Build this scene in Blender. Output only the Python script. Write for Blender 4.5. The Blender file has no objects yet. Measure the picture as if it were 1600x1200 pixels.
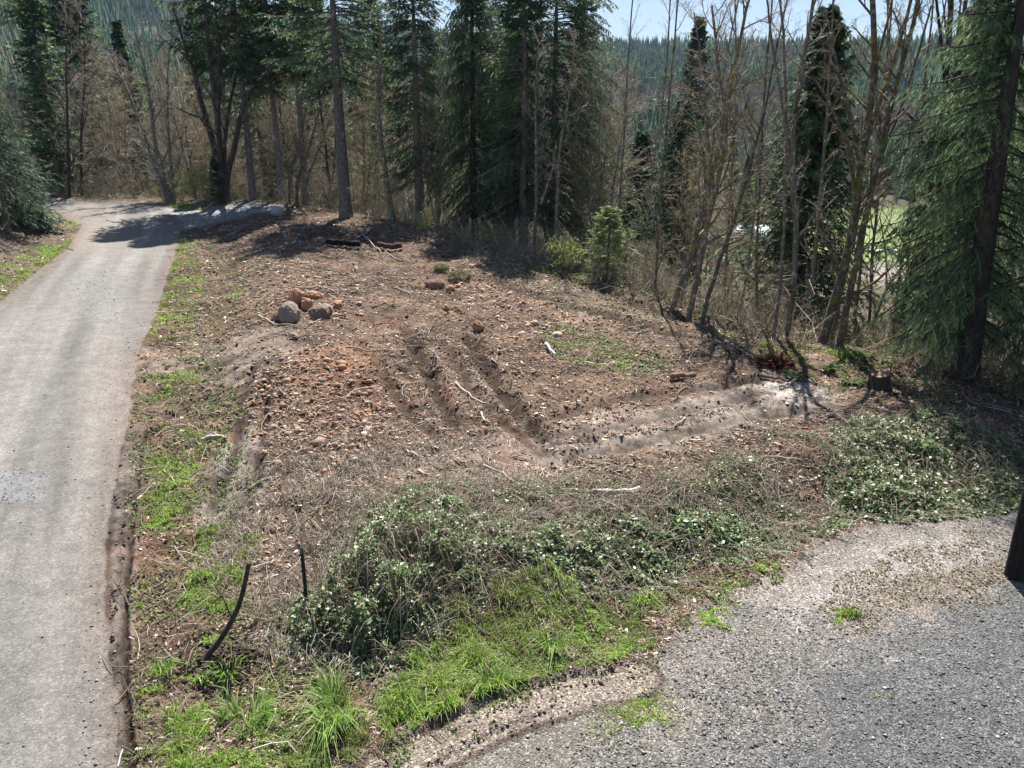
import bpy, math, random
import numpy as np
from mathutils import Vector

# ------------------------------------------------------------------ camera, sky, sun, exposure
S = bpy.context.scene
CAMZ, PITCH, FPX = 7.5, math.radians(17.5), 1200.0        # focal length in pixels of the 1600 px wide photograph
cam_d = bpy.data.cameras.new("camera"); cam = bpy.data.objects.new("camera", cam_d); S.collection.objects.link(cam)
cam.location = (0, 0, CAMZ); cam.rotation_euler = (math.pi/2 - PITCH, 0, 0)
cam_d.sensor_width = 36; cam_d.lens = 36*FPX/1600; cam_d.clip_start = 0.1; cam_d.clip_end = 9000
S.camera = cam
SUN_EL, SUN_AZ = math.radians(56), math.radians(5)
W = bpy.data.worlds.new("World"); S.world = W; W.use_nodes = True
nt = W.node_tree; bg = nt.nodes['Background']
sky = nt.nodes.new('ShaderNodeTexSky'); sky.sky_type = 'NISHITA'; sky.sun_disc = False
sky.sun_elevation = SUN_EL; sky.sun_rotation = SUN_AZ; sky.air_density = 1.0; sky.dust_density = 1.0; sky.ozone_density = 3.0
nt.links.new(sky.outputs[0], bg.inputs[0]); bg.inputs[1].default_value = 0.055
sl = bpy.data.lights.new("sun", 'SUN'); sl.energy = 5.0; sl.angle = math.radians(0.5); sl.color = (1, .95, .88)
so = bpy.data.objects.new("sun", sl); S.collection.objects.link(so)
sv = Vector((math.sin(SUN_AZ)*math.cos(SUN_EL), math.cos(SUN_AZ)*math.cos(SUN_EL), math.sin(SUN_EL)))
so.rotation_euler = (-sv).to_track_quat('-Z', 'Y').to_euler(); so.location = (0, 0, 60)
S.view_settings.view_transform = 'Standard'; S.view_settings.look = 'None'; S.view_settings.gamma = 1
S.view_settings.exposure = 1.22
S.render.engine = 'CYCLES'
S.cycles.max_bounces = 6; S.cycles.diffuse_bounces = 3; S.cycles.glossy_bounces = 2; S.cycles.transmission_bounces = 3
S.cycles.volume_bounces = 0; S.cycles.caustics_reflective = False; S.cycles.caustics_refractive = False
S.cycles.sample_clamp_indirect = 4
COL = S.collection

# ------------------------------------------------------------------ numpy helpers
def hsh(ix, iy, iz=0):
    n = (ix.astype(np.int64)*374761393 + iy.astype(np.int64)*668265263 + np.int64(iz)*2147483647 + 1013904223) & 0xffffffff
    n = ((n ^ (n >> 13))*1274126177) & 0xffffffff
    n = ((n ^ (n >> 16))*2246822519) & 0xffffffff
    return ((n ^ (n >> 15)) & 0xffffff)/float(0xffffff)
def vnoise(x, y, seed=0):
    ix = np.floor(x); iy = np.floor(y); fx = x-ix; fy = y-iy
    fx = fx*fx*fx*(fx*(fx*6-15)+10); fy = fy*fy*fy*(fy*(fy*6-15)+10)
    a = hsh(ix, iy, seed); b = hsh(ix+1, iy, seed); c = hsh(ix, iy+1, seed); d = hsh(ix+1, iy+1, seed)
    return (a*(1-fx)+b*fx)*(1-fy) + (c*(1-fx)+d*fx)*fy
def fbm(x, y, sc, oct=4, seed=0, rough=.5):               # -1 .. 1, sc = cells per metre
    s = 0; a = 1; t = 0; c, q = math.cos(.6), math.sin(.6)
    x = x*sc; y = y*sc
    for o in range(oct):
        s = s + a*(vnoise(x, y, seed+o*17)*2-1); t += a; a *= rough
        x, y = (x*c - y*q)*2.03+11.3, (x*q + y*c)*2.03-7.1
    return s/t
def sstep(a, b, x):
    t = np.clip((x-a)/(b-a), 0, 1); return t*t*(3-2*t)
def seg_dist(x, y, P):                                     # distance to a polyline, and how far along it
    best = np.full(x.shape, 1e9); arc = np.zeros(x.shape); acc = 0
    for i in range(len(P)-1):
        ax, ay = P[i]; bx, by = P[i+1]; dx, dy = bx-ax, by-ay; L2 = dx*dx+dy*dy+1e-9
        t = np.clip(((x-ax)*dx+(y-ay)*dy)/L2, 0, 1)
        d = np.hypot(x-ax-t*dx, y-ay-t*dy); m = d < best
        best = np.where(m, d, best); arc = np.where(m, acc+t*math.sqrt(L2), arc); acc += math.sqrt(L2)
    return best, arc
def sdf(x, y, P):                                          # signed distance to a polygon, negative inside
    P = [tuple(p) for p in P]; d, _ = seg_dist(x, y, P+[P[0]])
    ins = np.zeros(x.shape, bool)
    for i in range(len(P)):
        ax, ay = P[i]; bx, by = P[(i+1) % len(P)]
        if ay == by: continue
        ins ^= ((ay > y) != (by > y)) & (x < (bx-ax)*(y-ay)/(by-ay)+ax)
    return np.where(ins, -d, d)

# ------------------------------------------------------------------ terrain
CT, ST = math.cos(PITCH), math.sin(PITCH)
def ray(u, v):
    a = (u-800)/FPX; b = (600-v)/FPX
    return np.array([a, CT+b*ST, -ST+b*CT])
def base0(x, y):
    yy = np.clip(y, -20, 75); xx = np.clip(x, -45, 40)
    return .055*(yy-15) - .03*xx
def march(u, v, f, tmax=70):
    d = ray(u, v); ts = 3*(tmax/3)**np.linspace(0, 1, 900)
    x, y, z = d[0]*ts, d[1]*ts, CAMZ+d[2]*ts
    g = z - f(x, y); k = np.argmax(g < 0) if (g < 0).any() else len(ts)-1
    k = max(k, 1); t = ts[k-1]+(ts[k]-ts[k-1])*np.clip(g[k-1]/(g[k-1]-g[k]+1e-9), 0, 1)
    return d[0]*t, d[1]*t
def px(pts): return [march(u, v, base0) for u, v in pts]
EDGE = px([(-1500, 420), (-700, 330), (-300, 300), (90, 308), (262, 316), (450, 333), (540, 347), (640, 370), (740, 405), (830, 430),
           (960, 472), (1060, 500), (1180, 545), (1300, 575), (1400, 592), (1520, 628), (1640, 660), (1800, 690), (2300, 780)])
EDGE[0] = (-160, 60); EDGE[1] = (-110, 64); EDGE[2] = (-70, 62)
EDGE = EDGE + [(60, 14), (110, -60)]
BEYOND = EDGE + [(4000, -60), (4000, 6000), (-6000, 6000), (-6000, 60)]
ROAD = px([(92, 311), (262, 319), (285, 343), (283, 365), (262, 430), (240, 500), (212, 560), (205, 640), (194, 690), (180, 760), (166, 850),
           (170, 1000), (186, 1200), (200, 1500), (-900, 1500), (-900, 800), (0, 472), (58, 425), (108, 386), (128, 352), (104, 330)])
ROAD = ROAD[:-1] + px([(60, 322), (-120, 322)]) + [(-70, 56), (-69, 60.5), (-45, 61)]
TURN = px([(252, 325), (330, 326), (400, 328), (445, 333), (430, 346), (340, 349), (288, 360), (280, 343)])
YARD = px([(520, 1230), (640, 1150), (720, 1105), (800, 1072), (900, 1048), (965, 1035), (1020, 1015), (1060, 962), (1130, 925), (1200, 893), (1240, 868),
           (1300, 832), (1400, 803), (1500, 790), (1560, 782), (1640, 770), (1900, 760), (2600, 900)]) + [(40, -10), (8, -30), (-6, -30), (-2.8, 4)]
BANKL = px([(0, 475), (58, 425), (108, 386), (128, 352), (104, 332), (60, 326), (-120, 326)]) + [(-70, 54), (-90, 30), (-30, 10)]
FIELD = [(70, 170), (90, 160), (135, 170), (160, 230), (150, 262), (90, 262), (66, 220)]
BAR = [(64, 128), (78, 122), (98, 142), (96, 162), (80, 166), (66, 150)]
RUTS = [  # pixel polyline, depth, width
 ([(636, 540), (648, 575), (668, 610), (688, 648), (716, 698)], .38, .22),
 ([(732, 552), (748, 585), (775, 625), (805, 668), (835, 700), (862, 724)], .36, .22),
 ([(840, 690), (900, 672), (960, 655), (1080, 640), (1180, 620), (1270, 600)], .10, .2),
 ([(860, 752), (960, 735), (1050, 712), (1150, 690), (1290, 660)], .11, .2),
 ([(880, 712), (960, 700), (1080, 672), (1200, 640)], .08, .2),
 ([(187, 690), (178, 760), (168, 840), (166, 960), (168, 1100)], .025, .06),
 ([(228, 672), (214, 760), (204, 860), (197, 960), (196, 1080), (203, 1205), (210, 1300)], .15, .05),
 ([(405, 590), (378, 640), (372, 700), (345, 760), (330, 800)], .14, .13),
 ([(420, 620), (412, 700), (398, 760), (370, 810)], .16, .10),
 ([(215, 700), (260, 655), (330, 625), (400, 600)], .10, .12),
 ([(212, 655), (280, 640), (340, 600)], .10, .08),
 ([(830, 440), (900, 462), (980, 492), (1060, 520), (1180, 545)], .2, .3),
 ([(760, 450), (850, 488), (950, 515), (1040, 545), (1110, 560)], .18, .3),
 ([(560, 1205), (690, 1130), (800, 1084), (900, 1058), (985, 1044)], .10, .06),
 ([(620, 1235), (710, 1180), (800, 1134), (890, 1102)], .09, .06),
 ([(960, 1092), (1040, 1088), (1140, 1098), (1240, 1106)], .04, .03),
 ([(430, 1090), (480, 1098), (540, 1090), (600, 1075)], .10, .15),
 ([(870, 430), (960, 462), (1060, 492), (1150, 530)], .16, .28),
 ([(690, 560), (740, 640), (800, 700), (850, 740)], .10, .15),
 ([(560, 560), (600, 620), (650, 690), (700, 730)], .12, .14),
]
RUTS = [(px(p), d, w) for p, d, w in RUTS]
REDM = px([(510, 610), (500, 640)])
def terrain(x, y, fine=True):
    x = np.asarray(x, float); y = np.asarray(y, float)
    h = base0(x, y)
    sE = sdf(x, y, BEYOND); d = np.clip(-sE, 0, 1e9)
    r = np.hypot(x, y)
    h = h - 20*(1-np.exp(-(d/52)**1.25))
    # far hills
    az = np.degrees(np.arctan2(x, np.maximum(y, .001))); az = np.where(y < 0, 90*np.sign(x), az)
    el = np.interp(az, [-60, -32, -24, -19, -14, -9, 0, 8, 16, 30, 60], [8, 9.6, 9.3, 8.2, 8.1, 7.3, 6.6, 6.5, 6.2, 6.1, 5])
    s = np.clip((r-235)/1250, 0, 1)
    ridge = 27 + 1500*np.tan(np.radians(el)) - 14
    hill = ridge*(s**1.15)*(1+.16*fbm(x, y, 1/420., 3, 5)*(1-s)) + 7*fbm(x, y, 1/90., 3, 9)*sstep(240, 500, r)
    hill = np.where(r > 1500, hill - (r-1500)*.05, hill)
    h = h + hill*(y > 0)*np.where(np.abs(az) > 60, 0, 1)
    near = r < 110
    if not fine: return h
    X, Y = x[near], y[near]; hn = h[near]
    sR = sdf(X, Y, ROAD); sY = sdf(X, Y, YARD); sT = sdf(X, Y, TURN); sB = sdf(X, Y, BANKL)
    inE = np.clip(sE[near]/1.0, 0, 1)
    soil = sstep(.0, .5, sR)*sstep(.0, .5, sY)*sstep(-.2, .3, sT)
    hn = hn + .9*sstep(0, 5, -sB)*(1+.3*fbm(X, Y, .3, 2, 3))
    hn = hn + .55*sstep(.6, 2.6, sY)*sstep(1.5, 5, sR)                 # bank between the yard and the clearing
    dm = np.hypot((X-REDM[0][0])/2.6, (Y-REDM[0][1])/1.6); hn = hn + .35*np.exp(-dm**2)*soil
    hn = hn + soil*(.045*fbm(X, Y, 6, 3, 46, .7)+.14*fbm(X, Y, .35, 3, 1) + .065*fbm(X, Y, 1.6, 3, 2) + .045*np.maximum(fbm(X, Y, 5, 3, 4, .65), -.2))
    hn = hn + soil*.09*np.maximum(0, fbm(X, Y, 2.2, 4, 40, .7)-.22)*2.2
    hn = hn + soil*(.022*fbm(X, Y, 11, 2, 44)+.10*np.maximum(0, fbm(X, Y, .9, 4, 45, .65)-.15))
    hn = hn + (1-soil)*(.03*fbm(X, Y, .5, 2, 6) + .006*fbm(X, Y, 7, 2, 7))
    for P, dep, w in RUTS:
        dd, arc = seg_dist(X+.05*fbm(X, Y, 3, 2, 8), Y+.05*fbm(X, Y, 3, 2, 18), P)
        L = sum(math.hypot(P[i+1][0]-P[i][0], P[i+1][1]-P[i][1]) for i in range(len(P)-1))
        env = sstep(0, .6, arc)*sstep(0, .6, L-arc)*(.75+.35*fbm(X, Y, 2.5, 2, 12))
        hn = hn + env*(-dep*.8*np.exp(-(dd/(w*1.15))**2) + .28*dep*np.exp(-((dd-1.8*w)/(.6*w))**2)*(1+.9*fbm(X, Y, 6, 2, 13)))
    h[near] = hn
    return h
def H1(x, y): return float(terrain(np.array([x], float), np.array([y], float))[0])
Hc = lambda x, y: terrain(x, y, False)
def at(u, v):                                              # the place on the ground a direction from the camera meets
    x, y = march(u, v, lambda a, b: terrain(a, b), 80); return np.array([x, y, H1(x, y)])
def ad(u, Y):                                              # ground place at distance Y in the bearing of column u (at mid height)
    x = (u-800)/FPX*Y*1.0/CT*.98; return np.array([x, Y, H1(x, Y)])
def pd(u, v, Y):                                           # point at distance Y
    d = ray(u, v); return np.array([d[0]/d[1]*Y, Y, CAMZ+d[2]/d[1]*Y])

# ------------------------------------------------------------------ objects
def mesh(name, V, Fs, cols=None, smooth=False):
    me = bpy.data.meshes.new(name); V = np.asarray(V, np.float32)
    Fs = [np.asarray(f, np.int32) for f in (Fs if isinstance(Fs, list) else [Fs]) if len(f)]
    me.vertices.add(len(V)); me.vertices.foreach_set('co', V.ravel())
    nl = sum(f.size for f in Fs); nf = sum(len(f) for f in Fs)
    me.loops.add(nl); me.polygons.add(nf)
    me.loops.foreach_set('vertex_index', np.concatenate([f.ravel() for f in Fs]))
    tot = np.concatenate([np.full(len(f), f.shape[1], np.int32) for f in Fs])
    me.polygons.foreach_set('loop_start', np.concatenate([[0], np.cumsum(tot)[:-1]]).astype(np.int32))
    if smooth: me.polygons.foreach_set('use_smooth', np.ones(nf, bool))
    me.update(calc_edges=True)
    if cols is not None:
        ca = me.color_attributes.new('Col', 'FLOAT_COLOR', 'POINT')
        c = np.ones((len(V), 4), np.float32); c[:, :3] = cols; ca.data.foreach_set('color', c.ravel())
    return me
def obj(name, me, mat, parent=None, loc=None):
    o = bpy.data.objects.new(name, me); COL.objects.link(o)
    if mat and not me.materials: me.materials.append(mat)
    if parent: o.parent = parent
    if loc is not None: o.location = loc
    return o
def tag(o, label=None, cat=None, group=None, kind=None):
    if label: o['label'] = label
    if cat: o['category'] = cat
    if group: o['group'] = group
    if kind: o['kind'] = kind
    return o
def thing(name, label, cat, loc, rz=0, sc=1, group=None):
    o = bpy.data.objects.new(name, None); COL.objects.link(o); o.location = loc; o.rotation_euler = (0, 0, rz); o.scale = (sc,)*3
    o.empty_display_size = .2
    return tag(o, label, cat, group)
def dup(root, loc, rz, sc, label=None, group=None):
    r = root.copy(); COL.objects.link(r); r.location = loc; r.rotation_euler = (0, 0, rz); r.scale = sc if hasattr(sc, '__len__') else (sc,)*3
    if label: r['label'] = label
    if group: r['group'] = group
    for ch in root.children:
        c = ch.copy(); COL.objects.link(c); c.parent = r
    return r
class MB:
    def __init__(s): s.V = []; s.F = {3: [], 4: []}; s.C = []; s.n = 0
    def add(s, V, F, col=None):
        V = np.asarray(V, float).reshape(-1, 3)
        for f in (F if isinstance(F, list) else [F]):
            f = np.asarray(f)
            if len(f): s.F[f.shape[1]].append(f+s.n)
        s.V.append(V); s.n += len(V)
        if col is None: col = (1, 1, 1)
        col = np.asarray(col, float); s.C.append(np.broadcast_to(col, (len(V), 3)) if col.ndim == 1 else col)
    def mesh(s, name, smooth=False):
        return mesh(name, np.concatenate(s.V), [np.concatenate(s.F[k]) for k in (3, 4) if s.F[k]], np.concatenate(s.C), smooth)
    def build(s, name, mat, parent=None, smooth=False): return obj(name, s.mesh(name, smooth), mat, parent)
def nrm(v): return v/(np.linalg.norm(v, axis=-1, keepdims=True)+1e-9)
def tubes(P, R, n=3, cap=False):                           # P (N,K,3), R (N,K)
    P = np.asarray(P, float); R = np.asarray(R, float); N, K, _ = P.shape
    T = np.gradient(P, axis=1); T = nrm(T)
    ref = np.where(np.abs(T[..., 2:3]) > .8, np.array([1., .2, 0]), np.array([0, 0, 1.]))
    ref = ref[:, :1].repeat(K, 1)
    A = nrm(np.cross(T, ref)); B = np.cross(T, A)
    ang = np.arange(n)*2*math.pi/n
    ring = P[:, :, None] + R[:, :, None, None]*(A[:, :, None]*np.cos(ang)[None, None, :, None]+B[:, :, None]*np.sin(ang)[None, None, :, None])
    V = ring.reshape(-1, 3)
    i = np.arange(N)[:, None, None]*K*n + np.arange(K-1)[None, :, None]*n; j = np.arange(n)[None, None, :]; j2 = (j+1) % n
    F = np.stack([i+j, i+j2, i+n+j2, i+n+j], -1).reshape(-1, 4)
    return V, F
def rotm(rng, N, tilt=None):
    if tilt is None:
        q = nrm(rng.normal(size=(N, 4))); w, x, y, z = q.T
    else:
        a = rng.uniform(0, 2*math.pi, N); t = np.abs(rng.normal(0, tilt, N)); b = rng.uniform(0, 2*math.pi, N)
        q1 = np.stack([np.cos(a/2), 0*a, 0*a, np.sin(a/2)], 1); q2 = np.stack([np.cos(t/2), np.sin(t/2)*np.cos(b), np.sin(t/2)*np.sin(b), 0*a], 1)
        w1, x1, y1, z1 = q2.T; w2, x2, y2, z2 = q1.T
        w = w1*w2-x1*x2-y1*y2-z1*z2; x = w1*x2+x1*w2+y1*z2-z1*y2; y = w1*y2-x1*z2+y1*w2+z1*x2; z = w1*z2+x1*y2-y1*x2+z1*w2
    return np.stack([np.stack([1-2*(y*y+z*z), 2*(x*y-z*w), 2*(x*z+y*w)], 1), np.stack([2*(x*y+z*w), 1-2*(x*x+z*z), 2*(y*z-x*w)], 1),
                     np.stack([2*(x*z-y*w), 2*(y*z+x*w), 1-2*(x*x+y*y)], 1)], 1)
def scat(mb, V0, F0, pos, M, sc, col):                     # many small pieces into one mesh
    N = len(pos); V = np.einsum('nij,nkj->nki', M, V0[None]*np.asarray(sc).reshape(N, 1, -1)) + pos[:, None]
    for f in (F0 if isinstance(F0, list) else [F0]):
        mb.F[f.shape[1]].append((f[None]+np.arange(N)[:, None, None]*len(V0)).reshape(-1, f.shape[1])+mb.n)
    mb.V.append(V.reshape(-1, 3)); mb.n += N*len(V0); mb.C.append(np.repeat(col, len(V0), 0))
def palette(rng, N, cols, var=.25, w=None):
    cols = np.array(cols); c = cols[rng.choice(len(cols), N, p=w)]; return np.clip(c*rng.uniform(1-var, 1+var, (N, 1)), 0, .9)

# ------------------------------------------------------------------ materials
def nodemat(name):
    m = bpy.data.materials.new(name); m.use_nodes = True; return m, m.node_tree, m.node_tree.nodes['Principled BSDF']
def N_(t, ty, **k):
    n = t.nodes.new(ty)
    for a, b in k.items(): setattr(n, a, b)
    return n
def mixc(t, a, b, fac, mode='MIX'):
    n = N_(t, 'ShaderNodeMix', data_type='RGBA', blend_type=mode)
    for s, v in ((n.inputs[0], fac), (n.inputs[6], a), (n.inputs[7], b)):
        if hasattr(v, 'links') or isinstance(v, bpy.types.NodeSocket): t.links.new(v, s)
        else: s.default_value = v if not hasattr(v, '__len__') else (*v, 1)
    return n.outputs[2]
def noise(t, sc, det=4, rough=.6, vec=None):
    n = N_(t, 'ShaderNodeTexNoise'); n.inputs['Scale'].default_value = sc; n.inputs['Detail'].default_value = det; n.inputs['Roughness'].default_value = rough
    if vec is None: vec = N_(t, 'ShaderNodeTexCoord').outputs['Object']
    t.links.new(vec, n.inputs['Vector']); return n.outputs['Fac']
def ramp(t, src, *stops):
    n = N_(t, 'ShaderNodeValToRGB'); t.links.new(src, n.inputs[0]); e = n.color_ramp.elements
    while len(e) < len(stops): e.new(.5)
    for el, (p, c) in zip(e, stops): el.position = p; el.color = (c, c, c, 1) if not hasattr(c, '__len__') else (*c, 1)
    return n.outputs[0]
def bump(t, b, h, st, dist):
    n = N_(t, 'ShaderNodeBump'); n.inputs['Strength'].default_value = st; n.inputs['Distance'].default_value = dist
    t.links.new(h, n.inputs['Height']); t.links.new(n.outputs[0], b.inputs['Normal'])
def colmat(name, rough=.8, spec=.3, trans=0, rnd=0, tint=(1, 1, 1), bumpst=0):
    m, t, b = nodemat(name); vc = N_(t, 'ShaderNodeVertexColor', layer_name='Col').outputs[0]
    c = mixc(t, vc, tint, 1.0, 'MULTIPLY')
    if rnd:
        oi = N_(t, 'ShaderNodeObjectInfo').outputs['Random']
        hs = N_(t, 'ShaderNodeHueSaturation'); t.links.new(c, hs.inputs['Color'])
        mr = N_(t, 'ShaderNodeMapRange'); t.links.new(oi, mr.inputs[0]); mr.inputs[3].default_value = 1-rnd; mr.inputs[4].default_value = 1+rnd
        t.links.new(mr.outputs[0], hs.inputs['Value']); c = hs.outputs[0]
    t.links.new(c, b.inputs['Base Color']); b.inputs['Roughness'].default_value = rough; b.inputs['Specular IOR Level'].default_value = spec
    if bumpst: bump(t, b, noise(t, 30, 5), bumpst, .02)
    if trans:
        tr = N_(t, 'ShaderNodeBsdfTranslucent'); t.links.new(c, tr.inputs[0]); mx = N_(t, 'ShaderNodeMixShader'); mx.inputs[0].default_value = trans
        t.links.new(b.outputs[0], mx.inputs[1]); t.links.new(tr.outputs[0], mx.inputs[2])
        t.links.new(mx.outputs[0], t.nodes['Material Output'].inputs[0])
    return m
def soilmat(name, scale, contrast, bumpst, bdist, rough=.9, spec=.2, voro=None, vr=(.45, .85, 1.25, 2.3)):
    m, t, b = nodemat(name); vc = N_(t, 'ShaderNodeVertexColor', layer_name='Col').outputs[0]
    n1 = noise(t, scale, 6, .7); n2 = noise(t, scale*5.3, 4, .7)
    f = ramp(t, n1, (.3, 1-contrast), (.5, 1.0), (.72, 1+contrast)); c = mixc(t, vc, f, 1.0, 'MULTIPLY')
    f2 = ramp(t, n2, (.32, 1-contrast*.8), (.68, 1+contrast*.8)); c = mixc(t, c, f2, 1.0, 'MULTIPLY')
    hgt = n1
    if voro:
        tc = N_(t, 'ShaderNodeTexCoord').outputs['Object']; v = N_(t, 'ShaderNodeTexVoronoi'); v.inputs['Scale'].default_value = voro; t.links.new(tc, v.inputs['Vector'])
        v.inputs['Randomness'].default_value = 1
        bw = N_(t, 'ShaderNodeSeparateColor'); t.links.new(v.outputs['Color'], bw.inputs[0])
        c = mixc(t, c, ramp(t, bw.outputs[0], (0, vr[0]), (.45, vr[1]), (.8, vr[2]), (.97, vr[3])), 1.0, 'MULTIPLY')
        inv = ramp(t, v.outputs['Distance'], (0, 1.0), (.7, 0.0)); bump(t, b, inv, bumpst, bdist)
    else:
        mx = N_(t, 'ShaderNodeMath', operation='ADD'); t.links.new(n1, mx.inputs[0]); t.links.new(n2, mx.inputs[1]); bump(t, b, mx.outputs[0], bumpst, bdist)
    t.links.new(c, b.inputs['Base Color']); b.inputs['Roughness'].default_value = rough; b.inputs['Specular IOR Level'].default_value = spec
    return m
def bark(name, c1, c2, c3=None, moss=None, sc=3.0, th=.55):
    m, t, b = nodemat(name); tc = N_(t, 'ShaderNodeTexCoord').outputs['Object']
    mp = N_(t, 'ShaderNodeMapping'); mp.inputs['Scale'].default_value = (1, 1, .25); t.links.new(tc, mp.inputs[0])
    n1 = noise(t, sc*6, 6, .7, mp.outputs[0]); c = mixc(t, c1, c2, ramp(t, n1, (.38, 0), (.62, 1)))
    if c3: c = mixc(t, c, c3, ramp(t, noise(t, sc*1.1, 5, .6), (th, 0), (th+.06, 1)))
    if moss: c = mixc(t, c, moss, ramp(t, noise(t, sc*.7, 5, .65), (.5, 0), (.6, 1)))
    oi = N_(t, 'ShaderNodeObjectInfo').outputs['Random']; hs = N_(t, 'ShaderNodeHueSaturation'); t.links.new(c, hs.inputs['Color'])
    mr = N_(t, 'ShaderNodeMapRange'); t.links.new(oi, mr.inputs[0]); mr.inputs[3].default_value = .8; mr.inputs[4].default_value = 1.25
    t.links.new(mr.outputs[0], hs.inputs['Value'])
    t.links.new(hs.outputs[0], b.inputs['Base Color']); b.inputs['Roughness'].default_value = .9; b.inputs['Specular IOR Level'].default_value = .2
    bump(t, b, n1, .8, .04); return m
M = dict(
 road=soilmat('packed_gravel', 2.5, .22, .5, .012, .85, .3, voro=38, vr=(.78, .95, 1.08, 1.45)),
 yard=soilmat('crushed_rock', 2, .22, .8, .015, .8, .25, voro=44, vr=(.42, .85, 1.22, 2.2)),
 turn=soilmat('loose_rock', 3, .2, .9, .05, .8, .3, voro=12),
 soil=soilmat('turned_soil', 9, .38, 1.0, .035, .95, .15),
 floor=soilmat('forest_litter', 5, .35, .8, .03, .95, .1),
 far=soilmat('far_ground', .2, .3, .3, .3, .95, .1),
 bits=colmat('debris', .85, .2), stones=colmat('stone', .8, .25, bumpst=.5), pebbles=colmat('pebble', .75, .25),
 grass=colmat('grass_blade', .5, .3, .45), leaf=colmat('bramble_leaf', .45, .7, .25), dry=colmat('dry_stems', .6, .3, .15),
 fol=colmat('conifer_needles', .6, .18, .35, .22), shrub=colmat('new_leaves', .5, .3, .5, .1),
 barkg=bark('fir_bark', (.10, .085, .075), (.24, .21, .19), (.33, .33, .31), None, 3, .58),
 barkd=bark('dark_bark', (.035, .028, .024), (.10, .08, .07)),
 barkm=bark('mossy_bark', (.07, .055, .045), (.19, .16, .13), (.33, .32, .30), (.20, .185, .05), 5, .53),
 barkl=bark('lichen_bark', (.09, .075, .065), (.25, .23, .21), (.45, .45, .43), (.16, .14, .06), 6, .56),
 twig=colmat('bare_twigs', .8, .25, 0, .25),
 farfol=colmat('far_needles', .9, .1, 0), pole=bark('tarred_pole', (.012, .01, .009), (.03, .024, .02), (.06, .045, .035), None, 4, .62),
)

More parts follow.
